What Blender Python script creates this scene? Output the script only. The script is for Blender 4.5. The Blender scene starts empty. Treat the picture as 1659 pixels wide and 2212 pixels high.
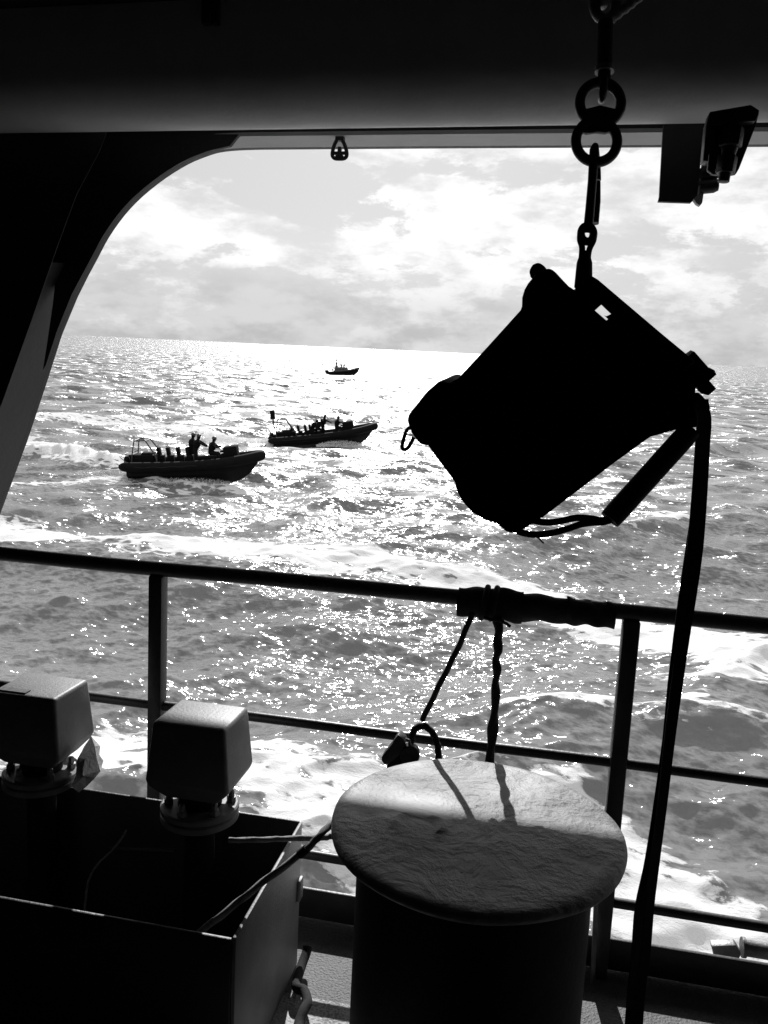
import bpy, bmesh, math, random
import numpy as np
from mathutils import Vector, Matrix
from mathutils.geometry import tessellate_polygon

random.seed(7)
rng = np.random.default_rng(11)
scene = bpy.context.scene
COL = scene.collection
R = math.radians

# ------------------------------------------------------------------ camera, world, sun, exposure
FV, CX, CY = 1728.0, 829.5, 1106.0          # focal length and centre on a 1659 x 2212 measuring grid
EYE = 8.3                                   # eye height over the sea
H = 1.61                                    # eye height in ship coordinates


def cam_axes(pitch, roll, yaw):
    p, r, y = R(pitch), R(roll), R(yaw)
    F = Vector((-math.sin(y) * math.cos(p), math.cos(y) * math.cos(p), -math.sin(p)))
    R0 = Vector((math.cos(y), math.sin(y), 0))
    U0 = R0.cross(F)
    return R0 * math.cos(r) + U0 * math.sin(r), -R0 * math.sin(r) + U0 * math.cos(r), F


SA = cam_axes(8.0, 2.8, 10.6)               # view axes seen from the heeling ship
WA = cam_axes(11.5, 2.67, 10.6)             # view axes seen from the earth
MS = Matrix((SA[0], SA[1], SA[2])).transposed()
MW = Matrix((WA[0], WA[1], WA[2])).transposed()
HEEL = MW @ MS.transposed()
SHIP = Matrix.Translation((0, 0, EYE)) @ HEEL.to_4x4() @ Matrix.Translation((0, 0, -H))

cam = bpy.data.cameras.new('camera')
cam.sensor_fit = 'VERTICAL'
cam.sensor_height = 24.0
cam.lens = FV / 2212 * 24.0
cam.clip_start = 0.05
cam.clip_end = 60000
camo = bpy.data.objects.new('camera', cam)
COL.objects.link(camo)
camo.matrix_world = Matrix.Translation((0, 0, EYE)) @ Matrix((WA[0], WA[1], -WA[2])).transposed().to_4x4()
scene.camera = camo

SUN_EL, SUN_AZ = 31.0, -9.3                 # azimuth clockwise from +Y
world = bpy.data.worlds.new('World')
scene.world = world
world.use_nodes = True
wt = world.node_tree
wn, wl = wt.nodes, wt.links
wn.clear()


def N(tree, kind, **kw):
    n = tree.nodes.new(kind)
    for k, v in kw.items():
        if k in n.inputs:
            n.inputs[k].default_value = v
        else:
            setattr(n, k, v)
    return n


def math_node(tree, op, a, b=None, clamp=False):
    n = tree.nodes.new('ShaderNodeMath')
    n.operation = op
    n.use_clamp = clamp
    for i, s in enumerate((a, b)):
        if s is None:
            continue
        if isinstance(s, (int, float)):
            n.inputs[i].default_value = s
        else:
            tree.links.new(s, n.inputs[i])
    return n.outputs[0]


def ramp(tree, val, stops, smooth=False):
    n = tree.nodes.new('ShaderNodeValToRGB')
    el = n.color_ramp.elements
    while len(el) < len(stops):
        el.new(0.5)
    for e, (p, c) in zip(el, stops):
        e.position = p
        e.color = (c, c, c, 1)
    if smooth:
        n.color_ramp.interpolation = 'EASE'
    tree.links.new(val, n.inputs[0])
    return n.outputs[0]


sky = N(wt, 'ShaderNodeTexSky', sky_type='NISHITA')
sky.sun_disc = False
sky.sun_elevation = R(SUN_EL)
sky.sun_rotation = R(SUN_AZ)
sky.air_density = 1.0
sky.dust_density = 1.2
bw = N(wt, 'ShaderNodeRGBToBW')
wl.new(sky.outputs[0], bw.inputs[0])
tc = N(wt, 'ShaderNodeTexCoord')
sep = N(wt, 'ShaderNodeSeparateXYZ')
wl.new(tc.outputs['Generated'], sep.inputs[0])
zc = math_node(wt, 'MAXIMUM', sep.outputs[2], 0.0)
den = math_node(wt, 'ADD', zc, 0.7)
comb = N(wt, 'ShaderNodeCombineXYZ')
wl.new(math_node(wt, 'DIVIDE', sep.outputs[0], den), comb.inputs[0])
wl.new(math_node(wt, 'DIVIDE', sep.outputs[1], den), comb.inputs[1])
wl.new(math_node(wt, 'MULTIPLY', zc, 2.6), comb.inputs[2])
n1 = N(wt, 'ShaderNodeTexNoise', noise_dimensions='3D')
n1.inputs['Scale'].default_value = 4.2
n1.inputs['Detail'].default_value = 9
n1.inputs['Roughness'].default_value = 0.65
n1.inputs['Distortion'].default_value = 0.1
mp = N(wt, 'ShaderNodeMapping')
mp.inputs['Location'].default_value = (3.4, 1.2, 0.7)
wl.new(comb.outputs[0], mp.inputs[0])
wl.new(mp.outputs[0], n1.inputs['Vector'])
mask = ramp(wt, n1.outputs[0], [(0.45, 0.0), (0.51, 0.8), (0.60, 1.0)], True)
# the thicker clouds have greyer cores
n2 = N(wt, 'ShaderNodeTexNoise', noise_dimensions='3D')
n2.inputs['Scale'].default_value = 7.5
n2.inputs['Detail'].default_value = 7
n2.inputs['Roughness'].default_value = 0.6
wl.new(mp.outputs[0], n2.inputs['Vector'])
core = ramp(wt, n2.outputs[0], [(0.35, 0.74), (0.6, 1.10)], True)
skyv = math_node(wt, 'ADD', math_node(wt, 'MULTIPLY', bw.outputs[0], 0.12), 3.5)
cloudv = math_node(wt, 'MULTIPLY', math_node(wt, 'ADD', math_node(wt, 'MULTIPLY', bw.outputs[0], 0.10), 5.8), core)
mx = N(wt, 'ShaderNodeMix', data_type='FLOAT')
wl.new(mask, mx.inputs[0])
wl.new(skyv, mx.inputs[2])
wl.new(cloudv, mx.inputs[3])
# veil of distant cloud along the whole horizon
veil = ramp(wt, sep.outputs[2], [(0.0, 1.0), (0.035, 0.85), (0.12, 0.0)], True)
mx2 = N(wt, 'ShaderNodeMix', data_type='FLOAT')
wl.new(math_node(wt, 'MULTIPLY', veil, 0.8), mx2.inputs[0])
wl.new(mx.outputs[0], mx2.inputs[2])
wl.new(math_node(wt, 'MULTIPLY', core, 4.3), mx2.inputs[3])
bg = N(wt, 'ShaderNodeBackground')
bg.inputs[1].default_value = 0.12
wl.new(mx2.outputs[0], bg.inputs[0])
wo = N(wt, 'ShaderNodeOutputWorld')
wl.new(bg.outputs[0], wo.inputs[0])

sun = bpy.data.lights.new('sun', 'SUN')
sun.energy = 4.5
sun.angle = R(0.5)
sun.color = (1, 1, 1)                       # the photograph is black and white
suno = bpy.data.objects.new('sun', sun)
COL.objects.link(suno)
sd = Vector((math.sin(R(SUN_AZ)) * math.cos(R(SUN_EL)), math.cos(R(SUN_AZ)) * math.cos(R(SUN_EL)), math.sin(R(SUN_EL))))
suno.rotation_euler = sd.to_track_quat('Z', 'Y').to_euler()
suno.location = (0, 0, 60)

scene.render.engine = 'CYCLES'
scene.view_settings.view_transform = 'Standard'
scene.view_settings.look = 'None'
scene.view_settings.exposure = 0.25
scene.view_settings.gamma = 1.0
scene.cycles.use_denoising = True
scene.cycles.denoising_prefilter = 'NONE'      # keeps the glitter crisp
scene.cycles.max_bounces = 6
scene.cycles.sample_clamp_indirect = 2.0


# ------------------------------------------------------------------ measuring helpers (ship coordinates)
def ray(vx, vy, A=SA):
    return A[2] * FV + A[0] * (vx - CX) - A[1] * (vy - CY)


def aY(vx, vy, Y):
    d = ray(vx, vy)
    return Vector((0, 0, H)) + d * (Y / d[1])


def aZ(vx, vy, Z):
    d = ray(vx, vy)
    return Vector((0, 0, H)) + d * ((Z - H) / d[2])


def aD(vx, vy, dist):
    return Vector((0, 0, H)) + ray(vx, vy) * (dist / FV)


def sea_at(vx, vy):
    d = ray(vx, vy, WA)
    return d * (-EYE / d[2])


# ------------------------------------------------------------------ materials
def material(name, base, rough=0.5, var=0.25, vscale=6.0, bump=0.0, bscale=40.0, spec=0.5, metal=0.0, dist=0.004, detail=5.0):
    m = bpy.data.materials.new(name)
    m.use_nodes = True
    t = m.node_tree
    b = t.nodes['Principled BSDF']
    b.inputs['Roughness'].default_value = rough
    b.inputs['Specular IOR Level'].default_value = spec
    b.inputs['Metallic'].default_value = metal
    c = N(t, 'ShaderNodeTexCoord')
    n = N(t, 'ShaderNodeTexNoise')
    n.inputs['Scale'].default_value = vscale
    n.inputs['Detail'].default_value = 6
    n.inputs['Roughness'].default_value = 0.6
    t.links.new(c.outputs['Object'], n.inputs['Vector'])
    col = ramp(t, n.outputs[0], [(0.3, base * (1 - var)), (0.7, base * (1 + var))])
    t.links.new(col, b.inputs['Base Color'])
    if bump:
        n2 = N(t, 'ShaderNodeTexNoise')
        n2.inputs['Scale'].default_value = bscale
        n2.inputs['Detail'].default_value = detail
        n2.inputs['Roughness'].default_value = 0.6
        t.links.new(c.outputs['Object'], n2.inputs['Vector'])
        bp = N(t, 'ShaderNodeBump')
        bp.inputs['Strength'].default_value = bump
        bp.inputs['Distance'].default_value = dist
        t.links.new(n2.outputs[0], bp.inputs['Height'])
        t.links.new(bp.outputs[0], b.inputs['Normal'])
    return m


M = {}
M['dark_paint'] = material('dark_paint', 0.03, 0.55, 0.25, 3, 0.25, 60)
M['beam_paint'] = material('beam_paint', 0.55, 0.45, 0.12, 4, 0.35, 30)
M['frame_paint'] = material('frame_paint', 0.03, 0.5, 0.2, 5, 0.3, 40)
M['rail_paint'] = material('rail_paint', 0.05, 0.42, 0.35, 12, 0.3, 70)
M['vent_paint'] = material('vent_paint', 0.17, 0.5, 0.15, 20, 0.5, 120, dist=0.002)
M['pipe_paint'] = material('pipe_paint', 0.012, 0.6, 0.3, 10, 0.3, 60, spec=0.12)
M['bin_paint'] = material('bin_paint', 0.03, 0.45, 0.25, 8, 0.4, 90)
M['bin_side_lit'] = material('bin_side_lit', 0.2, 0.5, 0.2, 9, 0.35, 120)  # paler copy of bin_paint: light on the right side plate put into its colour
M['black_plastic'] = material('black_plastic', 0.006, 0.65, 0.2, 20, spec=0.06)
M['black_webbing'] = material('black_webbing', 0.008, 0.85, 0.3, 200, 0.6, 500, dist=0.001)
M['black_rope'] = material('black_rope', 0.02, 0.9, 0.3, 150, 0.6, 300, dist=0.002)
M['pale_rope'] = material('pale_rope', 0.26, 0.75, 0.3, 120, 0.7, 400, dist=0.002)
M['black_steel'] = material('black_steel', 0.03, 0.4, 0.3, 30, 0.3, 100)
M['galvanised'] = material('galvanised', 0.22, 0.45, 0.4, 25, 0.4, 120, metal=0.3)
M['canvas'] = material('canvas', 0.025, 0.9, 0.35, 18, 0.5, 40, dist=0.006)
M['plastic_bag'] = material('plastic_bag', 0.5, 0.3, 0.2, 20, 0.8, 30, dist=0.01)
M['rubber'] = material('rubber', 0.008, 0.7, 0.2, 3, 0.2, 8, spec=0.06)
M['hull_black'] = material('hull_black', 0.008, 0.6, 0.2, 2, spec=0.06)
M['cloth_dark'] = material('cloth_dark', 0.008, 0.9, 0.3, 8, 0.5, 20, dist=0.02, spec=0.06)
M['skin'] = material('skin', 0.2, 0.6, 0.1, 10)
M['helmet'] = material('helmet', 0.03, 0.4, 0.1, 5)
M['window_glass'] = material('window_glass', 0.03, 0.08, 0.0, 1)
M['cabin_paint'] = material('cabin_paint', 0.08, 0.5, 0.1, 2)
M['lit_flange_paint'] = material('lit_flange_paint', 0.55, 0.5, 0.25, 60, 0.4, 90)  # bracket flange, painted bright as though light fell on it
M['label_film'] = material('label_film', 0.1, 0.3, 0.6, 90)


def deck_material(name, base, lo, worn=None):
    m = bpy.data.materials.new(name)
    m.use_nodes = True
    t = m.node_tree
    b = t.nodes['Principled BSDF']
    b.inputs['Roughness'].default_value = 0.62
    c = N(t, 'ShaderNodeTexCoord')
    a = N(t, 'ShaderNodeTexNoise')
    a.inputs['Scale'].default_value = 9
    a.inputs['Detail'].default_value = 8
    a.inputs['Roughness'].default_value = 0.7
    g = N(t, 'ShaderNodeTexNoise')
    g.inputs['Scale'].default_value = 160
    g.inputs['Detail'].default_value = 3
    for q in (a, g):
        t.links.new(c.outputs['Object'], q.inputs['Vector'])
    s = math_node(t, 'ADD', math_node(t, 'MULTIPLY', a.outputs[0], 0.5), math_node(t, 'MULTIPLY', g.outputs[0], 0.5))
    col = ramp(t, s, [(0.38, lo), (0.5, base), (0.62, base * 1.3)])
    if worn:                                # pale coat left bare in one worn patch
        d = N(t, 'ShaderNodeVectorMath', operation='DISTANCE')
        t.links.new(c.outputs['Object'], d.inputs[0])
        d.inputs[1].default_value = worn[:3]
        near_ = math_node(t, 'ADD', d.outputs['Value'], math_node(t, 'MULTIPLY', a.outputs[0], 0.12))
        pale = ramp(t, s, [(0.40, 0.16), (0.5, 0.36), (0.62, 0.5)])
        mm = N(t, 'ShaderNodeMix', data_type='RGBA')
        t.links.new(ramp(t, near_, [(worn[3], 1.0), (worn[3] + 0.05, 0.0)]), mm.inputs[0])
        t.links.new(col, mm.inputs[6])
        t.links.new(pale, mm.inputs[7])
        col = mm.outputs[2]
    t.links.new(col, b.inputs['Base Color'])
    bp = N(t, 'ShaderNodeBump')
    bp.inputs['Strength'].default_value = 0.9
    bp.inputs['Distance'].default_value = 0.004
    t.links.new(g.outputs[0], bp.inputs['Height'])
    t.links.new(bp.outputs[0], b.inputs['Normal'])
    return m


M['deck_margin'] = deck_material('deck_margin', 0.10, 0.055)
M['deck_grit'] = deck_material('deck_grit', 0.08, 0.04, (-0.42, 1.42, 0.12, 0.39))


def cap_material():
    m = bpy.data.materials.new('bollard_cap_paint')
    m.use_nodes = True
    t = m.node_tree
    b = t.nodes['Principled BSDF']
    b.inputs['Roughness'].default_value = 0.5
    b.inputs['Specular IOR Level'].default_value = 0.5
    c = N(t, 'ShaderNodeTexCoord')
    a = N(t, 'ShaderNodeTexNoise')
    a.inputs['Scale'].default_value = 7
    a.inputs['Detail'].default_value = 8
    a.inputs['Roughness'].default_value = 0.62
    a.inputs['Distortion'].default_value = 0.6
    v = N(t, 'ShaderNodeTexNoise')
    v.inputs['Scale'].default_value = 38
    v.inputs['Detail'].default_value = 6
    v.inputs['Roughness'].default_value = 0.65
    w = N(t, 'ShaderNodeTexVoronoi')
    w.inputs['Scale'].default_value = 26
    for q in (a, v, w):
        t.links.new(c.outputs['Object'], q.inputs['Vector'])
    base = ramp(t, a.outputs[0], [(0.3, 0.13), (0.6, 0.21)])
    pits = ramp(t, math_node(t, 'ADD', w.outputs['Distance'], math_node(t, 'MULTIPLY', v.outputs[0], 0.45)), [(0.225, 0.35), (0.27, 1.0)])
    mm = N(t, 'ShaderNodeMix', data_type='RGBA', blend_type='MULTIPLY')
    mm.inputs[0].default_value = 1.0
    t.links.new(base, mm.inputs[6])
    t.links.new(pits, mm.inputs[7])
    t.links.new(mm.outputs[2], b.inputs['Base Color'])
    g2 = N(t, 'ShaderNodeTexNoise')
    g2.inputs['Scale'].default_value = 4.5
    g2.inputs['Detail'].default_value = 3
    t.links.new(c.outputs['Object'], g2.inputs['Vector'])
    flaky = ramp(t, g2.outputs[0], [(0.42, 0.15), (0.62, 1.0)])
    hgt = math_node(t, 'ADD', math_node(t, 'MULTIPLY', a.outputs[0], 1.2), math_node(t, 'MULTIPLY', math_node(t, 'MULTIPLY', v.outputs[0], flaky), 0.9))
    bp = N(t, 'ShaderNodeBump')
    bp.inputs['Strength'].default_value = 0.9
    bp.inputs['Distance'].default_value = 0.013
    t.links.new(hgt, bp.inputs['Height'])
    t.links.new(bp.outputs[0], b.inputs['Normal'])
    return m


M['bollard_cap'] = cap_material()


# ------------------------------------------------------------------ mesh helpers
class MB:
    def __init__(self):
        self.v, self.f = [], []

    def add(self, vs, fs):
        o = len(self.v)
        self.v += [Vector(p) for p in vs]
        self.f += [tuple(i + o for i in f) for f in fs]
        return self

    def box(self, c, s, rot=None):
        c = Vector(c)
        pts = []
        for z in (-1, 1):
            for x, y in ((-1, -1), (1, -1), (1, 1), (-1, 1)):
                p = Vector((x * s[0] / 2, y * s[1] / 2, z * s[2] / 2))
                pts.append(c + (rot @ p if rot else p))
        return self.add(pts, [(3, 2, 1, 0), (4, 5, 6, 7), (0, 1, 5, 4), (1, 2, 6, 5), (2, 3, 7, 6), (3, 0, 4, 7)])

    def hexa(self, lo, hi):                 # two loops of equal length
        n = len(lo)
        fs = [tuple(reversed(range(n))), tuple(range(n, 2 * n))]
        fs += [(i, (i + 1) % n, n + (i + 1) % n, n + i) for i in range(n)]
        return self.add(list(lo) + list(hi), fs)

    def tube(self, pts, rad, n=10, closed=False, cap=True, wob=None):
        pts = [Vector(p) for p in pts]
        m = len(pts)
        rad = [rad] * m if isinstance(rad, (int, float)) else list(rad)
        vs, fs = [], []
        up = None
        for i, p in enumerate(pts):
            a = pts[i - 1] if (i or closed) else p
            b = pts[(i + 1) % m] if (i < m - 1 or closed) else p
            t = (b - a).normalized()
            if up is None:
                up = Vector((0, 0, 1)) if abs(t.z) < 0.9 else Vector((0, 1, 0))
            s = t.cross(up).normalized()
            up = s.cross(t).normalized()
            for k in range(n):
                g = 2 * math.pi * k / n
                r = rad[i] * (1 + (wob(i, k) if wob else 0))
                vs.append(p + (s * math.cos(g) + up * math.sin(g)) * r)
        rows = m if closed else m - 1
        for i in range(rows):
            j = (i + 1) % m
            for k in range(n):
                l = (k + 1) % n
                fs.append((i * n + k, i * n + l, j * n + l, j * n + k))
        if cap and not closed:
            fs.append(tuple(reversed(range(n))))
            fs.append(tuple(range((m - 1) * n, m * n)))
        return self.add(vs, fs)

    def lathe(self, prof, c, n=40, axis=None):
        c = Vector(c)
        q = Vector((0, 0, 1)).rotation_difference(Vector(axis)).to_matrix() if axis is not None else Matrix.Identity(3)
        vs, fs = [], []
        for r, z in prof:
            for k in range(n):
                g = 2 * math.pi * k / n
                vs.append(c + q @ Vector((r * math.cos(g), r * math.sin(g), z)))
        for i in range(len(prof) - 1):
            for k in range(n):
                l = (k + 1) % n
                fs.append((i * n + k, i * n + l, (i + 1) * n + l, (i + 1) * n + k))
        fs.append(tuple(reversed(range(n))))
        fs.append(tuple(range((len(prof) - 1) * n, len(prof) * n)))
        return self.add(vs, fs)

    def prism(self, front, off, holes=()):   # outline (3D points) extruded by the vector off
        loops = [list(map(Vector, front))] + [list(map(Vector, h)) for h in holes]
        flat = [p for l in loops for p in l]
        tris = tessellate_polygon(loops)
        n = len(flat)
        off = Vector(off)
        vs = flat + [p + off for p in flat]
        fs = [tuple(t) for t in tris] + [tuple(i + n for i in reversed(t)) for t in tris]
        o = 0
        for l in loops:
            k = len(l)
            fs += [(o + i, o + (i + 1) % k, n + o + (i + 1) % k, n + o + i) for i in range(k)]
            o += k
        return self.add(vs, fs)

    def ribbon(self, pts, widths, side, thick):
        vs, fs = [], []
        for p, w, s in zip(pts, widths, side):
            nrm = Vector(s).cross(Vector((0, 0, 1))).normalized() * thick / 2
            a, b = p - s * w / 2, p + s * w / 2
            vs += [a - nrm, b - nrm, b + nrm, a + nrm]
        m = len(pts)
        for i in range(m - 1):
            for k in range(4):
                l = (k + 1) % 4
                fs.append((i * 4 + k, i * 4 + l, i * 4 + 4 + l, i * 4 + 4 + k))
        fs += [(3, 2, 1, 0), tuple(range(m * 4 - 4, m * 4))]
        return self.add(vs, fs)

    def build(self, name, mat, parent=None, bevel=0.0, seg=2, smooth=True, ang=35):
        org = ORIGIN.get(parent.name, Vector()) if parent else Vector()
        me = bpy.data.meshes.new(name)
        bm = bmesh.new()
        vs = [bm.verts.new(p - org) for p in self.v]
        for f in self.f:
            try:
                bm.faces.new([vs[i] for i in f])
            except ValueError:
                pass
        bmesh.ops.recalc_face_normals(bm, faces=bm.faces)
        if bevel:
            es = [e for e in bm.edges if len(e.link_faces) == 2 and e.calc_face_angle(0) > R(28)]
            bmesh.ops.bevel(bm, geom=es, offset=bevel, segments=seg, affect='EDGES', profile=0.5, clamp_overlap=True)
        bm.to_mesh(me)
        bm.free()
        if smooth:
            for p in me.polygons:
                p.use_smooth = True
            me.set_sharp_from_angle(angle=R(ang))
        me.materials.append(mat)
        o = bpy.data.objects.new(name, me)
        COL.objects.link(o)
        if parent:
            o.parent = parent
            ORIGIN[o.name] = org
        return o


ORIGIN = {}
ON_SHIP = []


def tag(o, label=None, cat=None, group=None, kind=None):
    if label:
        o['label'] = label
    if cat:
        o['category'] = cat
    if group:
        o['group'] = group
    if kind:
        o['kind'] = kind
    return o


def thing(name, base, label, cat, group=None, ship=True):
    o = bpy.data.objects.new(name, None)
    o.empty_display_size = 0.1
    COL.objects.link(o)
    o.location = base
    ORIGIN[o.name] = Vector(base)
    if ship:
        ON_SHIP.append(o)
    return tag(o, label, cat, group)


def single(mb, name, mat, label, cat, base=None, group=None, **kw):
    base = Vector(base) if base is not None else Vector(mb.v[0])
    for i, p in enumerate(mb.v):
        mb.v[i] = p - base
    o = mb.build(name, mat, **kw)
    o.location = base
    ON_SHIP.append(o)
    return tag(o, label, cat, group)


def structure(mb, name, mat, **kw):
    o = mb.build(name, mat, **kw)
    ON_SHIP.append(o)
    return tag(o, kind='structure')


def spline(pts, k=8):
    pts = [Vector(p) for p in pts]
    out = []
    for i in range(len(pts) - 1):
        p0, p1, p2, p3 = pts[max(i - 1, 0)], pts[i], pts[i + 1], pts[min(i + 2, len(pts) - 1)]
        for s in range(k):
            t = s / k
            out.append(0.5 * ((2 * p1) + (p2 - p0) * t + (2 * p0 - 5 * p1 + 4 * p2 - p3) * t * t + (3 * p1 - p0 - 3 * p2 + p3) * t ** 3))
    out.append(pts[-1])
    return out


# ------------------------------------------------------------------ the sea
NW = 92
lam = np.exp(rng.uniform(math.log(0.38), math.log(22.0), NW)).astype(np.float32)
lam.sort()
WDIR = math.pi * 0.5 + R(28)                # the wind sea runs roughly towards and across the ship
wth = (WDIR + rng.normal(0, 0.6, NW)).astype(np.float32)
wph = rng.uniform(0, 2 * math.pi, NW).astype(np.float32)
wk = (2 * math.pi / lam).astype(np.float32)
wst = np.where(lam > 9, 0.034, np.where(lam > 1.8, 0.048, 0.046)).astype(np.float32) * np.where(lam < 1.2, 0.85, 1.0).astype(np.float32)
wamp = wst / wk


def vnoise(x, y, seed=0):
    xi, yi = np.floor(x).astype(np.int64), np.floor(y).astype(np.int64)
    fx, fy = (x - xi).astype(np.float32), (y - yi).astype(np.float32)
    fx, fy = fx * fx * (3 - 2 * fx), fy * fy * (3 - 2 * fy)

    def h(a, b):
        n = (a * 374761393 + b * 668265263 + seed * 974634777) & 0x7fffffff
        n = ((n ^ (n >> 13)) * 1274126177) & 0x7fffffff
        return ((n ^ (n >> 16)) & 0xffff).astype(np.float32) / 65535.0
    return (h(xi, yi) * (1 - fx) + h(xi + 1, yi) * fx) * (1 - fy) + (h(xi, yi + 1) * (1 - fx) + h(xi + 1, yi + 1) * fx) * fy


def fbm(x, y, seed=0, oc=5):
    s, a, tot = 0, 0.5, 0
    for i in range(oc):
        s = s + a * vnoise(x * 2 ** i, y * 2 ** i, seed + i)
        tot += a
        a *= 0.55
    return s / tot


def seg_dist(x, y, pts):
    best = np.full(x.shape, 1e9, np.float32)
    tt = np.zeros(x.shape, np.float32)
    n = len(pts) - 1
    for i in range(n):
        a, b = pts[i], pts[i + 1]
        dx, dy = b[0] - a[0], b[1] - a[1]
        t = np.clip(((x - a[0]) * dx + (y - a[1]) * dy) / (dx * dx + dy * dy), 0, 1)
        d = np.hypot(x - a[0] - t * dx, y - a[1] - t * dy)
        m = d < best
        best = np.where(m, d, best)
        tt = np.where(m, (i + t) / n, tt)
    return best, tt


def S2(*vp):
    return [tuple(sea_at(*p)[:2]) for p in vp]


# foam streaks: (points on the sea, half width at start and end, strength)
FOAM = [
    (S2((-400, 1105), (0, 1140), (300, 1172), (600, 1205), (1000, 1245), (1200, 1300), (1420, 1375), (1659, 1450), (2100, 1640)), 2.5, 1.5, 1.08),
    (S2((-300, 1530), (0, 1560), (260, 1600), (560, 1660), (700, 1760), (900, 1850)), 1.3, 1.6, 1.08),
    (S2((520, 1600), (620, 1690), (800, 1700)), 0.9, 0.8, 0.9),
    (S2((1200, 1800), (1400, 1900), (1560, 1980), (1750, 2120)), 1.4, 1.8, 1.12),
    (S2((1340, 1990), (1500, 2010), (1700, 2060)), 0.35, 0.5, 0.9),
    (S2((-60, 955), (100, 972), (270, 1008)), 5.0, 1.6, 1.3),
    (S2((40, 1045), (230, 1035), (420, 1055)), 0.9, 0.5, 0.75),
    (S2((270, 1022), (400, 1036), (520, 1052)), 0.6, 1.0, 1.4),
    (S2((380, 935), (480, 950), (590, 957)), 1.8, 1.1, 1.15),
    (S2((590, 962), (690, 960), (800, 962)), 0.6, 1.4, 1.3),
    (S2((640, 808), (705, 811)), 1.6, 1.0, 0.7),
    (S2((-100, 905), (150, 905), (330, 915), (560, 930)), 3.2, 2.2, 0.85),
]
HUMP = [
    (S2((20, 985), (150, 985), (250, 1008)), 0.9, 0.35),  # raised wake water: points, half width, height
    (S2((0, 975), (130, 985), (262, 1014)), 1.7, 0.6),
    (S2((430, 945), (500, 950), (580, 955)), 1.4, 0.75),
    (S2((640, 810), (698, 811)), 1.6, 0.8),
    (S2((690, 956), (730, 961), (772, 961)), 0.65, 0.95),
    (S2((330, 1036), (430, 1048), (510, 1054)), 0.5, 0.42),
]


def sea_state(x, y, cell):
    """height, horizontal shift, foam and unresolved roughness at points of the sea"""
    h = np.zeros(x.shape, np.float32)
    sx, sy = np.zeros_like(h), np.zeros_like(h)
    lost = np.zeros_like(h)
    gust = 0.75 + 0.5 * fbm(x / 25, y / 25, 5, 3)
    for i in range(NW):
        f = np.clip((lam[i] / cell - 2.2) / 2.5, 0, 1)
        c, s = math.cos(wth[i]), math.sin(wth[i])
        ph = wk[i] * (x * c + y * s) + wph[i]
        a = wamp[i] * f * gust
        h += a * np.sin(ph)
        q = -0.75 * a * np.cos(ph)
        sx -= q * c
        sy -= q * s
        lost += (1 - f * f) * wst[i] ** 2 * 0.5
    foam = np.zeros_like(h)
    for pts, w0, w1, st in FOAM:
        d, t = seg_dist(x + 1.3 * (fbm(x / 1.7, y / 1.7, 21, 4) - 0.5), y + 1.6 * (fbm(x / 1.7, y / 1.7, 31, 4) - 0.5), pts)
        w = w0 + (w1 - w0) * t
        lace = 0.45 + 1.0 * fbm((x + 0.4 * y) / 1.7, (y - 0.3 * x) / 0.9, 91, 5)
        foam = np.maximum(foam, st * np.clip(1.5 - 1.2 * d / w, 0, 1) * np.clip(lace, 0, 1.05))
    for pts, w, hh in HUMP:
        d, t = seg_dist(x, y, pts)
        nn = 0.35 + 0.8 * fbm(x / 0.5, y / 0.5, 41, 5) + 0.5 * fbm(x / 2.2, y / 1.6, 44, 3)
        g = np.exp(-(d / w) ** 2) * nn
        h += hh * g
        foam = np.maximum(foam, np.clip(g * 0.9, 0, 0.8))
    # scattered small whitecaps and old foam streaks
    big = fbm(x / 16, y / 11, 61, 3)
    sm = fbm(x / 3.5, y / 1.3, 71, 4)
    foam = np.maximum(foam, np.clip((big - 0.45) * 3.0, 0, 1) * np.clip((sm - 0.52) * 5, 0, 1) * 0.65)
    crest = np.clip((h - 0.26) * 3.0, 0, 1) * np.clip((sm - 0.45) * 4, 0, 1)
    foam = np.maximum(foam, crest * 0.85)
    return h, sx, sy, foam, np.sqrt(lost)


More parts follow.
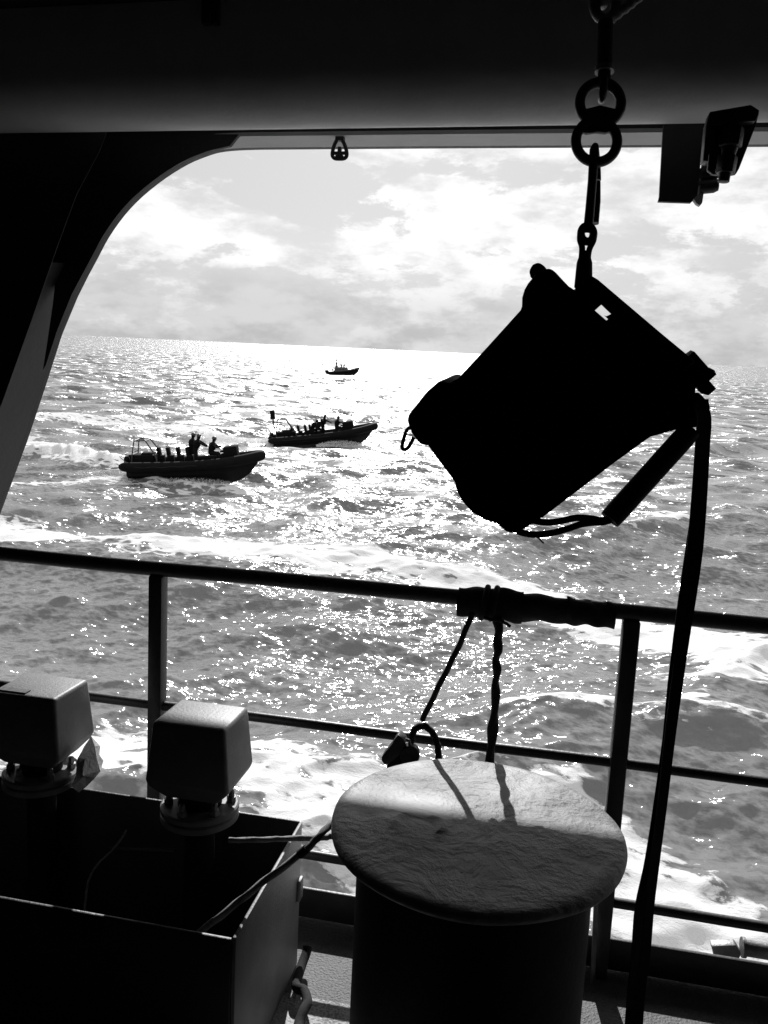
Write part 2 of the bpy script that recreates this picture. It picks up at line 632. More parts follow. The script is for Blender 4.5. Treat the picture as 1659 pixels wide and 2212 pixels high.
def build_sea():
    inner = np.linspace(-28.5, 28.5, 720)
    left = -28.5 - np.cumsum(np.linspace(0.1, 1.9, 46))
    right = 28.5 + np.cumsum(np.linspace(0.1, 1.9, 46))
    ang = np.concatenate([left[::-1], inner, right])
    ang = np.radians(ang - 10.6)            # clockwise from +Y
    rad = [3.4]
    while rad[-1] < 16000:
        r = rad[-1]
        rad.append(r + max(0.045, min(r * r / (EYE * 800) * 0.9, r * 0.012)))
    rad = np.array(rad)
    na, nr = len(ang), len(rad)
    A, Rr = np.meshgrid(ang, rad)
    x = (Rr * np.sin(A)).ravel()
    y = (Rr * np.cos(A)).ravel()
    dr = np.gradient(rad)
    da = np.gradient(ang)
    cell = np.maximum(np.repeat(dr, na) * 0.8, (Rr * da[None, :]).ravel()).astype(np.float32)
    h, sx, sy, foam, lost = sea_state(x, y, cell)
    co = np.stack([x + sx, y + sy, h], 1).astype(np.float32)
    i = np.arange(nr - 1)[:, None] * na + np.arange(na - 1)[None, :]
    quads = np.stack([i, i + na, i + na + 1, i + 1], -1).reshape(-1, 4).astype(np.int32)
    me = bpy.data.meshes.new('sea')
    me.vertices.add(len(co))
    me.vertices.foreach_set('co', co.ravel())
    me.loops.add(quads.size)
    me.loops.foreach_set('vertex_index', quads.ravel())
    me.polygons.add(len(quads))
    me.polygons.foreach_set('loop_start', np.arange(0, quads.size, 4, dtype=np.int32))
    me.polygons.foreach_set('use_smooth', np.ones(len(quads), bool))
    me.update()
    for nm, arr in (('foam', foam), ('lost', lost)):
        at = me.attributes.new(nm, 'FLOAT', 'POINT')
        at.data.foreach_set('value', arr.astype(np.float32))
    if me.polygons[0].normal.z < 0:
        me.flip_normals()
    print('sea faces', len(quads), na, nr)
    o = bpy.data.objects.new('sea', me)
    COL.objects.link(o)
    me.materials.append(water_material())
    return tag(o, kind='structure')


def water_material():
    m = bpy.data.materials.new('sea_water')
    m.use_nodes = True
    t = m.node_tree
    L = t.links
    b = t.nodes['Principled BSDF']
    out = t.nodes['Material Output']
    b.inputs['Base Color'].default_value = (0.19, 0.19, 0.19, 1)
    b.inputs['IOR'].default_value = 1.333
    c = N(t, 'ShaderNodeTexCoord')
    geo = N(t, 'ShaderNodeNewGeometry')
    af = N(t, 'ShaderNodeAttribute', attribute_name='foam')
    al = N(t, 'ShaderNodeAttribute', attribute_name='lost')
    mp = N(t, 'ShaderNodeMapping')
    mp.inputs['Rotation'].default_value = (0, 0, R(-20))
    mp.inputs['Scale'].default_value = (0.7, 1.3, 1.0)
    L.new(c.outputs['Object'], mp.inputs[0])
    tilt = None

    def slope(scale, detail, amp):
        n = N(t, 'ShaderNodeTexNoise')
        n.inputs['Scale'].default_value = scale
        n.inputs['Detail'].default_value = detail
        n.inputs['Roughness'].default_value = 0.62
        L.new(mp.outputs[0], n.inputs['Vector'])
        s = N(t, 'ShaderNodeVectorMath', operation='SUBTRACT')
        L.new(n.outputs['Color'], s.inputs[0])
        s.inputs[1].default_value = (0.5, 0.5, 0.5)
        k = N(t, 'ShaderNodeVectorMath', operation='MULTIPLY')
        L.new(s.outputs[0], k.inputs[0])
        if isinstance(amp, tuple):
            k.inputs[1].default_value = amp
        else:
            cb = N(t, 'ShaderNodeCombineXYZ')
            L.new(amp, cb.inputs[0])
            L.new(amp, cb.inputs[1])
            L.new(cb.outputs[0], k.inputs[1])
        return k.outputs[0]
    s1 = slope(4.5, 8, (2.0, 2.0, 0.0))
    s2 = slope(0.42, 4, math_node(t, 'MULTIPLY', al.outputs['Fac'], 15.0))
    ad = N(t, 'ShaderNodeVectorMath', operation='ADD')
    L.new(s1, ad.inputs[0])
    L.new(s2, ad.inputs[1])
    ad2 = N(t, 'ShaderNodeVectorMath', operation='ADD')
    L.new(geo.outputs['Normal'], ad2.inputs[0])
    L.new(ad.outputs[0], ad2.inputs[1])
    nrm = N(t, 'ShaderNodeVectorMath', operation='NORMALIZE')
    L.new(ad2.outputs[0], nrm.inputs[0])
    L.new(nrm.outputs[0], b.inputs['Normal'])
    L.new(math_node(t, 'ADD', math_node(t, 'MULTIPLY', al.outputs['Fac'], 0.8), 0.10), b.inputs['Roughness'])
    # lacy foam
    fn = N(t, 'ShaderNodeTexNoise')
    fn.inputs['Scale'].default_value = 1.9
    fn.inputs['Detail'].default_value = 8
    fn.inputs['Roughness'].default_value = 0.68
    fn.inputs['Distortion'].default_value = 0.35
    L.new(mp.outputs[0], fn.inputs['Vector'])
    fv = N(t, 'ShaderNodeTexVoronoi', feature='DISTANCE_TO_EDGE')
    fv.inputs['Scale'].default_value = 1.7
    wv = N(t, 'ShaderNodeVectorMath', operation='ADD')
    L.new(mp.outputs[0], wv.inputs[0])
    sc = N(t, 'ShaderNodeVectorMath', operation='SCALE')
    L.new(fn.outputs['Color'], sc.inputs[0])
    sc.inputs['Scale'].default_value = 0.7
    L.new(sc.outputs[0], wv.inputs[1])
    L.new(wv.outputs[0], fv.inputs['Vector'])
    edge = math_node(t, 'SUBTRACT', 1.0, math_node(t, 'MULTIPLY', fv.outputs['Distance'], 2.4), clamp=True)
    k = math_node(t, 'ADD', math_node(t, 'MULTIPLY', af.outputs['Fac'], 0.90), math_node(t, 'MULTIPLY', edge, 0.55))
    k = math_node(t, 'ADD', k, math_node(t, 'MULTIPLY', math_node(t, 'SUBTRACT', fn.outputs[0], 0.5), 1.5))
    mask = ramp(t, k, [(0.80, 0.0), (0.86, 0.5), (1.0, 1.0)])
    fb = N(t, 'ShaderNodeBsdfDiffuse')
    fb.inputs['Color'].default_value = (0.74, 0.74, 0.74, 1)
    bp = N(t, 'ShaderNodeBump')
    bp.inputs['Strength'].default_value = 0.8
    bp.inputs['Distance'].default_value = 0.06
    L.new(fn.outputs[0], bp.inputs['Height'])
    L.new(bp.outputs[0], fb.inputs['Normal'])
    ms = N(t, 'ShaderNodeMixShader')
    L.new(mask, ms.inputs[0])
    L.new(b.outputs[0], ms.inputs[1])
    L.new(fb.outputs[0], ms.inputs[2])
    L.new(ms.outputs[0], out.inputs['Surface'])
    return m


build_sea()


def sea_height(x, y):
    a = np.array([x], np.float64), np.array([y], np.float64)
    return float(sea_state(a[0], a[1], np.array([1.5], np.float32))[0][0])


# ------------------------------------------------------------------ the ship's own structure (ship coordinates, metres)
DZ = 0.12                                   # deck level
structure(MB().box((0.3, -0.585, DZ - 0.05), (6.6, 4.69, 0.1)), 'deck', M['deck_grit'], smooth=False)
structure(MB().box((0.3, 1.936, DZ - 0.051), (6.6, 0.348, 0.098)), 'deck_margin', M['deck_margin'], smooth=False)
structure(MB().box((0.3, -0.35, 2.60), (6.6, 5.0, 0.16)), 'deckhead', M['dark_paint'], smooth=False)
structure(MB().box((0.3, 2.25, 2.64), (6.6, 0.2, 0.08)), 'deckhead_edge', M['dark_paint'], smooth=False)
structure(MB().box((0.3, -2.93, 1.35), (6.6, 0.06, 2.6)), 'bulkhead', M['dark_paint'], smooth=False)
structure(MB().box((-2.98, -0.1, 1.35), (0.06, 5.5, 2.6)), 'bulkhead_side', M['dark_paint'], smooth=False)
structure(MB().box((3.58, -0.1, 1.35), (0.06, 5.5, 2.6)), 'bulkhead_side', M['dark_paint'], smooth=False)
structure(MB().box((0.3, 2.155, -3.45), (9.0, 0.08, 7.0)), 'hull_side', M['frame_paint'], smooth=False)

# unseen slab added outboard; its edge throws the shade that crosses the bollard
sv = HEEL.transposed() @ sd
pe = Vector((-0.068, 1.606, 0.75))
tt = 1.0
while (pe + sv * tt).z < H + 0.302 * (pe + sv * tt).y + 0.01:
    tt += 0.005
    if tt > 9:
        break
ye, ze = (pe + sv * tt).y, (pe + sv * tt).z
print('overhang edge', ye, ze, tt)
structure(MB().box((0.3, (2.0 + ye) / 2, ze + 0.1), (12.0, ye - 2.0, 0.2)), 'shade_slab', M['dark_paint'], smooth=False)

# heavy overhead beam with rounded lower edges
bx0, bx1 = -2.94, 3.54
prof = []
for k in range(25):                         # fully rounded lower edge
    g = math.pi + math.pi * k / 24
    prof.append((2.0 + 0.1 * math.cos(g), 2.364 + 0.1 * math.sin(g)))
prof += [(2.1, 2.518), (1.9, 2.518)]
beam = thing('overhead_beam', (0, 2.09, 2.24), 'heavy dark steel beam with rounded lower edge running across overhead', 'beam')
MB().hexa([Vector((bx0, a, b)) for a, b in prof], [Vector((bx1, a, b)) for a, b in prof]).build('girder', M['beam_paint'], beam, ang=40)
bk = MB()
bk.box(aY(448, 4, 1.89), (0.024, 0.016, 0.10))
bk.build('cable_clip', M['black_steel'], beam, bevel=0.003)
bk = MB()
bk.box(aY(468, 4, 1.89), (0.015, 0.016, 0.10))
bk.build('cable_clip', M['black_steel'], beam, bevel=0.003)

# side opening: header with rounded corner, raked stanchion, gusset
frame = thing('opening_frame', aY(60, 930, 2.75), 'dark steel frame of the side opening with rounded corner and raked stanchion', 'frame')
arc0 = [(560, 318.8), (510, 320.5), (470, 325), (440, 334), (400, 351), (350, 382), (300, 422), (262, 462), (228, 510), (204, 555), (184, 592)]
YF = 2.28
arc = []
for p_ in spline([Vector((a, b, 0)) for a, b in arc0], 3):
    arc.append((p_.x, p_.y))
NA = len(arc)
lowpts = [(160, 640), (126, 722), (90, 835), (50, 955), (0, 1090), (-60, 1250)]
outer = [aY(x, y, YF) for x, y in [(1659, 312.0), (1000, 315.5)] + arc + lowpts]
outer[0] = outer[0].lerp(outer[1], -3.0)
ztop = 2.6
# front plate seen from inside: header + corner + stanchion web, at the near face
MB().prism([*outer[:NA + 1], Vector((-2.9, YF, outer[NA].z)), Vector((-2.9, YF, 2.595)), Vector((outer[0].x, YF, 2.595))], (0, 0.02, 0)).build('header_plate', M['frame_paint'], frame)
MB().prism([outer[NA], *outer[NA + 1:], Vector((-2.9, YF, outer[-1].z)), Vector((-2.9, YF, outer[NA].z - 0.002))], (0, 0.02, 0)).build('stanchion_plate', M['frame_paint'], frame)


def flange(pts, depth, thick):
    mb = MB()
    lo = [Vector((p.x, YF - depth[i], p.z)) for i, p in enumerate(pts)]
    n = len(pts)
    vs, fs = [], []
    for i, p in enumerate(pts):
        a = pts[max(i - 1, 0)]
        b = pts[min(i + 1, n - 1)]
        t = (b - a).normalized()
        nn = Vector((t.z, 0, -t.x))
        if nn.z < 0 and abs(nn.z) > abs(nn.x):
            nn = -nn
        if abs(nn.x) >= abs(nn.z) and nn.x > 0:
            nn = -nn
        vs += [p - Vector((0, 0.0005, 0)), lo[i], lo[i] + nn * thick, p + nn * thick - Vector((0, 0.0005, 0))]
    for i in range(n - 1):
        for k in range(4):
            l = (k + 1) % 4
            fs.append((i * 4 + k, i * 4 + l, i * 4 + 4 + l, i * 4 + 4 + k))
    fs += [(3, 2, 1, 0), tuple(range(n * 4 - 4, n * 4))]
    return mb.add(vs, fs)


flange(outer[:NA + 1], [0.098] * (NA + 1), 0.010).build('header_flange', M['beam_paint'], frame)
flange(outer[NA:], [0.11] + [0.21] * (len(outer) - NA - 1), 0.012).build('stanchion_flange', M['frame_paint'], frame)
# web behind the flange (camera side of the header box) and gusset filling the corner
hb = MB()
hb.box(((bx0 + bx1) / 2 + 0.6, 2.191, 2.412), (bx1 - bx0 - 1.2, 0.010, 0.22))
hb.build('header_web', M['dark_paint'], frame)
YG = 2.178
gus = [aY(x, y, YG) for x, y in [p for p in arc if p[0] < 475] + [(160, 637), (128, 716), (104, 790), (98, 800), (108, 735), (119, 660), (127, 590), (133, 530), (150, 470), (170, 420), (196, 340), (208, 292), (520, 293), (500, 318)]]
MB().prism(gus, (0, -0.012, 0)).build('gusset', M['dark_paint'], frame)
# inner bulkhead closing the space left of the stanchion
bl = [aY(x, y, 2.064) for x, y in [(232, 285), (214, 330), (166, 420), (125, 531), (66, 700), (8, 862), (-40, 990), (-120, 1210)]]
MB().prism([*bl, Vector((-2.94, 2.064, bl[-1].z)), Vector((-2.94, 2.064, 2.51))], (0, -0.0015, 0)).build('inner_plate', M['dark_paint'], frame)

# ------------------------------------------------------------------ guard rail
YR = 2.03
rail = thing('guard_rail', (0, YR, DZ), 'painted steel guard rail along the deck edge with posts and toe plate', 'railing')
x0, x1 = -2.9, 3.5
for z, r, nm in ((1.113, 0.0205, 'top_rail'), (0.716, 0.0135, 'middle_rail'), (0.331, 0.0135, 'lower_rail')):
    xs = np.linspace(x0, x1, 60)
    MB().tube([(x, YR, z + 0.0012 * math.sin(x * 7)) for x in xs], r, 16).build(nm, M['rail_paint'], rail)
for xp in (-2.28, -1.011, 0.262, 1.53, 2.8):
    mb = MB().box((xp, YR, (1.096 + DZ) / 2), (0.042, 0.042, 1.096 - DZ))
    mb.build('post', M['rail_paint'], rail, bevel=0.006)
MB().box((0.3, YR + 0.03, 0.165), (6.4, 0.012, 0.09)).build('toe_plate', M['rail_paint'], rail, bevel=0.003)
MB().tube([aY(1288, 1930, 1.99), aY(1275, 2240, 1.99)], 0.006, 8).build('brace_rod', M['galvanised'], rail)

# ------------------------------------------------------------------ bollard
bc = Vector((-0.068, 1.576, 0))
bol = thing('bollard', (bc.x, bc.y, DZ), 'big round steel mooring bollard with lumpy painted cap, half in sun', 'bollard')
MB().lathe([(0.244, DZ - 0.002), (0.244, 0.725)], bc, 64).build('barrel', M['pipe_paint'], bol)


def cap_mesh():
    mb = MB()
    n = 96
    prof_ = [(0.236, 0.724), (0.290, 0.724), (0.300, 0.726), (0.303, 0.730), (0.304, 0.735), (0.302, 0.742), (0.296, 0.747)]
    prof_ += [(0.294 * (1 - k / 26), 0.7485 + 0.0006 * k / 26) for k in range(1, 26)]
    vs, fs = [], []
    for i, (r, z) in enumerate(prof_):
        for k in range(n):
            g = 2 * math.pi * k / n
            x, y = r * math.cos(g), r * math.sin(g)
            dz = 0
            if i > 4:
                fx, fy = np.array([x * 9 + 50]), np.array([y * 9 + 50])
                dz = 0.0045 * (float(fbm(fx, fy, 3, 4)[0]) - 0.5) * (1 if i > 6 else 0.5)
                # raised weld bead with a shallow scar beside it, as on the near half
                d1 = abs(math.hypot(x + 0.115, y + 0.045) - 0.05)
                if y < -0.0:
                    dz += 0.005 * math.exp(-(d1 / 0.010) ** 2) * (1 if y > -0.06 else 0.3)
            rr = 1 + 0.006 * math.sin(g * 3 + 1) + 0.004 * math.sin(g * 7)
            vs.append(Vector((bc.x + x * rr, bc.y + y * rr, z + dz)))
    for i in range(len(prof_) - 1):
        for k in range(n):
            l = (k + 1) % n
            fs.append((i * n + k, i * n + l, (i + 1) * n + l, (i + 1) * n + k))
    fs.append(tuple(range((len(prof_) - 1) * n, len(prof_) * n)))
    return mb.add(vs, fs)


cap_mesh().build('cap', M['bollard_cap'], bol, ang=60)

# ------------------------------------------------------------------ steel tray with the vent pipes
tray = thing('steel_tray', (-1.1, 1.6, DZ), 'open steel tray with upright plates around the two vent pipes', 'tray')
zt = 0.52
xr, yf, yb = -0.532, 1.402, 1.872
xl = -1.75
pf = MB().box(((xl + xr) / 2, yf, (zt + DZ) / 2), (xr - xl, 0.008, zt - DZ))
pf.build('front_plate', M['bin_paint'], tray, bevel=0.0025)
MB().box((xr + 0.004, (yf + yb) / 2 + 0.0, (zt + DZ) / 2), (0.008, yb - yf - 0.008, zt - DZ)).build('side_plate', M['bin_side_lit'], tray, bevel=0.0025)
MB().box(((xl + xr) / 2, yb, (zt + DZ) / 2), (xr - xl, 0.008, zt - DZ)).build('back_plate', M['bin_paint'], tray, bevel=0.0025)
MB().box((xl, (yf + yb) / 2, (zt + DZ) / 2), (0.008, yb - yf - 0.008, zt - DZ)).build('side_plate', M['bin_paint'], tray, bevel=0.0025)
MB().box(((xl + xr) / 2, (yf + yb) / 2, DZ + 0.006), (xr - xl - 0.01, yb - yf - 0.01, 0.008)).build('tray_floor', M['bin_paint'], tray)
lug = MB().box((xr + 0.012, yb - 0.02, 0.345), (0.012, 0.03, 0.06))
lug.build('lug', M['galvanised'], tray, bevel=0.005)
rodp = [aY(235, 1834, 1.80), aY(378, 1838, 1.80)]
MB().tube(rodp, 0.006, 8).build('cross_rod', M['black_steel'], tray)


def vent(x, y, label, angle=0.0, plate=False):
    t = thing('vent_head', (x, y, DZ), label, 'vent', 'vent heads standing in the steel tray')
    K = 1.045
    c = Vector((x, y, 0))
    w, d = 0.0875 * K, 0.074 * K

    def Z(z):
        return H - (H - z) * K
    rot = Matrix.Rotation(angle, 3, 'Z')

    def ring(wx, dy, z, sh=0.0):
        return [c + rot @ Vector((a * wx, b * dy + sh, z)) for a, b in ((-1, -1), (1, -1), (1, 1), (-1, 1))]
    rings = [ring(w * 0.72, d * 0.75, Z(0.672)), ring(w * 1.14, d * 1.12, Z(0.712)), ring(w * 1.15, d * 1.13, Z(0.724)), ring(w, d, Z(0.862))]
    mb = MB()
    vs = [p for r_ in rings for p in r_]
    fs = [(3, 2, 1, 0), (12, 13, 14, 15)]
    for i in range(3):
        for k in range(4):
            l = (k + 1) % 4
            fs.append((i * 4 + k, i * 4 + l, i * 4 + 4 + l, i * 4 + 4 + k))
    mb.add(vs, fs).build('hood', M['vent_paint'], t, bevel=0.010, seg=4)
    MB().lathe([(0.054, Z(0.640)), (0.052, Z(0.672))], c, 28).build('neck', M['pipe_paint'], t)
    for zz in ((0.626, 0.642), (0.606, 0.6245)):
        MB().lathe([(0.092, Z(zz[0])), (0.096, Z(zz[0]) + 0.003), (0.096, Z(zz[1]) - 0.003), (0.092, Z(zz[1]))], c, 40).build('flange', M['vent_paint'], t)
    for k in range(6):
        g = R(20 + 60 * k)
        p = c + Vector((0.076 * math.cos(g), 0.076 * math.sin(g), 0))
        b = MB().lathe([(0.012, Z(0.642)), (0.012, Z(0.654)), (0.008, Z(0.655)), (0.008, Z(0.668)), (0.005, Z(0.671))], p, 6)
        b.build('bolt', M['galvanised'], t, smooth=False)
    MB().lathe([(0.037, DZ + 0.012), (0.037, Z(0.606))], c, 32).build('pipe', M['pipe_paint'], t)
    if plate:
        MB().box(c + rot @ Vector((-0.035, -0.055, Z(0.862) + 0.0018)), (0.075, 0.022, 0.0025), rot).build('name_plate', M['label_film'], t)
    return t


vent(-0.757, 1.756, 'square vent head in the tray nearest the bollard, sunlit top')
vent(-1.228, 1.806, 'square vent head at the left picture edge with small plate on top', 0.0, True)

# crumpled clear bag behind the left vent head
bagc = aY(190, 1645, 1.80)
bm_ = MB()
bo = [aY(x, y, 1.80) for x, y in [(168, 1642), (182, 1612), (197, 1590), (205, 1612), (209, 1638), (217, 1666), (204, 1682), (186, 1700), (170, 1712), (166, 1680)]]
nb = len(bo)
mids = [bagc.lerp(p, 0.5) + Vector((0, -0.030 - 0.012 * (i % 3), 0)) for i, p in enumerate(bo)]
bks = [bagc.lerp(p, 0.6) + Vector((0, 0.030 + 0.010 * (i % 2), 0)) for i, p in enumerate(bo)]
fs_b = []
for i in range(nb):
    k = (i + 1) % nb
    fs_b += [(i, k, nb + i), (k, nb + k, nb + i), (k, i, 2 * nb + i), (k, 2 * nb + i, 2 * nb + k), (nb + i, nb + k, 3 * nb), (2 * nb + k, 2 * nb + i, 3 * nb + 1)]
bm_.add(bo + mids + bks + [bagc + Vector((0, -0.032, 0.01)), bagc + Vector((0, 0.03, 0))], fs_b)
single(bm_, 'plastic_bag', M['plastic_bag'], 'crumpled pale plastic bag hanging behind the left vent head', 'bag', base=bagc - Vector((0, 0, 0.062)), ang=20)


# ------------------------------------------------------------------ ropes and lashings
def rope(name, pts, r, mat, label, cat='rope', k=10, n=10, twist=True, base=None, group=None):
    p = spline(pts, k)
    # resample finely enough for the lay of the strands to show
    q = []
    for i in range(len(p) - 1):
        m = max(1, int((p[i + 1] - p[i]).length / (r * 0.9)))
        q += [p[i].lerp(p[i + 1], j / m) for j in range(m)]
    q.append(p[-1])
    wob = (lambda i, g: 0.13 * math.sin(3 * (2 * math.pi * g / n) + i * 0.85)) if twist else None
    return single(MB().tube(q, r, n, wob=wob), name, mat, label, cat, base=base or q[-1], group=group, ang=70)


rope('lashing_rope', [aZ(716, 1778, 0.700), aY(690, 1806, 1.53), aY(655, 1840, 1.51), aY(560, 1912, 1.49), aY(480, 1976, 1.47), aY(380, 2052, 1.45)], 0.0075, M['pale_rope'],
     'tight lashing rope running from the bollard down into the tray, taped near its top')
tp = MB().tube([aY(663, 1833, 1.512), aY(646, 1847, 1.508)], 0.0095, 12)
single(tp, 'tape_band', M['black_webbing'], 'band of black tape wrapped round the tight lashing rope', 'tape', base=aY(655, 1840, 1.51))
rope('lashing_rope', [aY(717, 1806, 1.56), aY(700, 1809, 1.56), aY(640, 1811, 1.575), aY(560, 1814, 1.60), aY(495, 1815, 1.605)], 0.006, M['pale_rope'],
     'sunlit pale rope stretched level from the bollard to the near vent pipe')
rope('thin_cord', [aY(273, 1793, 1.845), aY(262, 1812, 1.83), aY(243, 1836, 1.78), aY(210, 1868, 1.76), aY(192, 1900, 1.75), aY(186, 1935, 1.74), aY(182, 1975, 1.74), aY(181, 2030, 1.73)], 0.003, M['pale_rope'],
     'thin pale cord hanging in a curve over the rod inside the tray', 'cord')

# chafe wrap on the top rail: three overlapped canvas turns and a rope turn
wrap = thing('canvas_wrap', (aY(1150, 1310, YR).x, YR, 1.08), 'dark canvas chafe cover wrapped round the top rail', 'canvas cover')


def sleeve(vx0, vx1, r0, r1, seed):
    a, b = aY(vx0, 1296, YR).x, aY(vx1, 1330, YR).x
    n, m = 28, 30
    pts, rad = [], []
    for i in range(m):
        u = i / (m - 1)
        pts.append(Vector((a + (b - a) * u, YR, 1.108 - 0.006)))
        rad.append(r0 + (r1 - r0) * u)
    ph = seed * 2.1

    def wob(i, k):
        g = 2 * math.pi * k / n
        return 0.07 * math.sin(2 * g + ph + i * 0.12) + 0.07 * math.sin(i * 0.5 + g + ph) + 0.03 * math.sin(5 * g + i * 0.3)
    return MB().tube(pts, rad, n, wob=wob)


sleeve(990, 1128, 0.0375, 0.040, 1).build('canvas_turn', M['canvas'], wrap, ang=60)
sleeve(1066, 1240, 0.0365, 0.034, 2).build('canvas_turn', M['canvas'], wrap, ang=60)
sleeve(1225, 1328, 0.036, 0.031, 3).build('canvas_turn', M['canvas'], wrap, ang=60)
xc = aY(1058, 1285, YR).x
for dx in (-0.012, 0.012):
    ring = [Vector((xc + dx + 0.006 * math.sin(g), YR + 0.040 * math.cos(g), 1.104 + 0.040 * math.sin(g))) for g in np.linspace(0, 2 * math.pi, 24, endpoint=False)]
    MB().tube(ring, 0.008, 10, closed=True).build('rope_turn', M['black_rope'], wrap, ang=70)

YH = 2.0
rope('hanging_rope', [aY(1020, 1326, YH), aY(990, 1398, YH), aY(950, 1478, YH), aY(912, 1556, YH)], 0.0075, M['black_rope'],
     'straight dark rope slanting down from the canvas wrap to the pulley block')
rope('rope_loop', [aY(888, 1604, 1.97), aY(890, 1588, 1.97), aY(900, 1572, 1.97), aY(918, 1569, 1.97), aY(935, 1584, 1.97), aY(944, 1606, 1.965), aY(947, 1630, 1.96), aY(948, 1668, 1.95)], 0.0085, M['black_rope'],
     'short dark rope bight arching over the middle rail behind the bollard')
ts = []
for vx, vy, w in ((1074, 1338, 20), (1078, 1362, 22), (1075, 1382, 17), (1076, 1405, 21), (1071, 1425, 15), (1074, 1448, 18), (1070, 1475, 17), (1071, 1500, 18), (1068, 1540, 19), (1065, 1570, 22), (1062, 1602, 22), (1058, 1640, 19), (1055, 1680, 19)):
    ts.append((aY(vx, vy, YH), w * YH / 1728 / 2))
sp = spline([p for p, w in ts], 5)
wr = np.interp(np.linspace(0, 1, len(sp)), np.linspace(0, 1, len(ts)), [w for p, w in ts])
single(MB().tube(sp, list(wr), 12, wob=lambda i, k: 0.18 * math.cos(2 * (2 * math.pi * k / 12) + i * 0.55)), 'twisted_strap', M['black_webbing'],
       'twisted dark strap hanging straight down from the canvas wrap', 'strap', base=sp[-1], ang=70)
knot = [aY(1047, 1333, 1.985), aY(1060, 1338, 1.975), aY(1078, 1340, 1.972), aY(1092, 1346, 1.975), aY(1102, 1353, 1.98)]
rope('cord_end', knot, 0.004, M['black_rope'], 'short frayed cord end knotted under the canvas wrap', 'cord')

# pulley block just behind the bollard
blk = thing('pulley_block', aY(865, 1655, 1.93), 'dark pulley block hanging beside the middle rail above the bollard', 'pulley')


def zb(x, y):                               # close-up of the block -> measuring grid
    return 809.6 + x * 0.10400, 1546.2 + y * 0.10400


Yb = 1.93
ck = [zb(*p) for p in [(480, 400), (560, 450), (600, 500), (640, 560), (560, 760), (420, 900), (260, 1010), (200, 1015), (140, 940), (140, 860), (230, 740), (350, 600), (410, 490)]]
MB().prism([aY(x, y, Yb) for x, y in ck], (0, 0.035, 0)).build('cheek_plate', M['black_steel'], blk, bevel=0.003)
sc_ = aY(*zb(730, 790), Yb + 0.017)
MB().lathe([(0.0225, -0.018), (0.0255, -0.014), (0.021, 0.0), (0.0255, 0.014), (0.0225, 0.018)], sc_, 28, axis=(0.15, -1, 0.1)).build('sheave', M['black_steel'], blk)
MB().prism([aY(*zb(*p), Yb + 0.01) for p in [(260, 1010), (420, 900), (600, 760), (820, 930), (760, 1010), (400, 1160), (230, 1120)]], (0, 0.02, 0)).build('tail_piece', M['black_webbing'], blk)
MB().tube([aY(*zb(*p), Yb + 0.02) for p in [(560, 470), (640, 480), (720, 510), (740, 620), (690, 660)]], 0.004, 8).build('becket', M['galvanised'], blk)

# deck-edge roller outside the toe plate, right
rol = thing('fairlead_roller', aY(1620, 2072, 2.13), 'small steel fairlead roller on the deck edge outside the toe plate', 'fairlead')
ra, rb_ = aY(1602, 2046, 2.13), aY(1700, 2062, 2.13)
MB().tube([ra, ra.lerp(rb_, 0.08), ra.lerp(rb_, 0.081), rb_], [0.026, 0.026, 0.021, 0.021], 20).build('roller', M['galvanised'], rol)
MB().prism([aY(x, y, 2.12) for x, y in [(1537, 2044), (1590, 2042), (1602, 2062), (1594, 2080), (1545, 2076)]], (0, 0.03, 0)).build('base_plate', M['galvanised'], rol, bevel=0.004)

# hose on the deck between tray and bollard
hose = [aZ(664, 2045, DZ + 0.05), aZ(661, 2060, DZ + 0.04), aZ(650, 2090, DZ + 0.03), aZ(640, 2130, DZ + 0.03), aZ(656, 2140, DZ + 0.03), aZ(664, 2165, DZ + 0.03), aZ(655, 2185, DZ + 0.028), aZ(645, 2215, DZ + 0.02), aZ(640, 2260, DZ + 0.02)]
rope('deck_hose', hose, 0.0125, M['black_rope'], 'dark hose curling on the deck between tray and bollard', 'hose', twist=False)

# ------------------------------------------------------------------ overhead fittings
padeye = thing('bow_shackle', aY(733, 345, 2.20), 'small bow shackle hanging from the header of the opening', 'shackle')
YP = 2.20
MB().box(aY(735, 297, YP), (0.024, 0.02, 0.02)).build('eye_plate', M['black_steel'], padeye, bevel=0.003)
loop = [aY(x, y, YP) for x, y in [(728, 302), (723, 312), (719, 325), (718, 336), (723, 342), (733, 343), (744, 342), (749, 336), (748, 324), (744, 312), (739, 302)]]
MB().tube(spline(loop, 4), 0.0052, 10).build('bow', M['black_steel'], padeye, ang=70)
st = aY(733.5, 331, YP)
star = MB()
star.box(st, (0.034, 0.010, 0.008))
star.box(st + Vector((0, 0, 0.003)), (0.010, 0.012, 0.026))
star.box(st + Vector((0, 0, -0.009)), (0.022, 0.010, 0.008))
star.build('swivel_pin', M['black_steel'], padeye, bevel=0.002)


def zc_(x, y):                              # close-up of the hanger bracket -> measuring grid
    return 1380.3 + x * 0.168, 199.1 + y * 0.168


YB = 2.13
br = thing('hanger_bracket', aY(1470, 436, YB), 'flat dark hanger plate with a flange coloured as if lit below the header', 'bracket')
MB().prism([aY(*zc_(*p), YB) for p in [(315, 420), (830, 420), (760, 1330), (665, 1420), (245, 1405), (262, 1340), (300, 640)]], (0, 0.012, 0)).build('plate', M['dark_paint'], br)
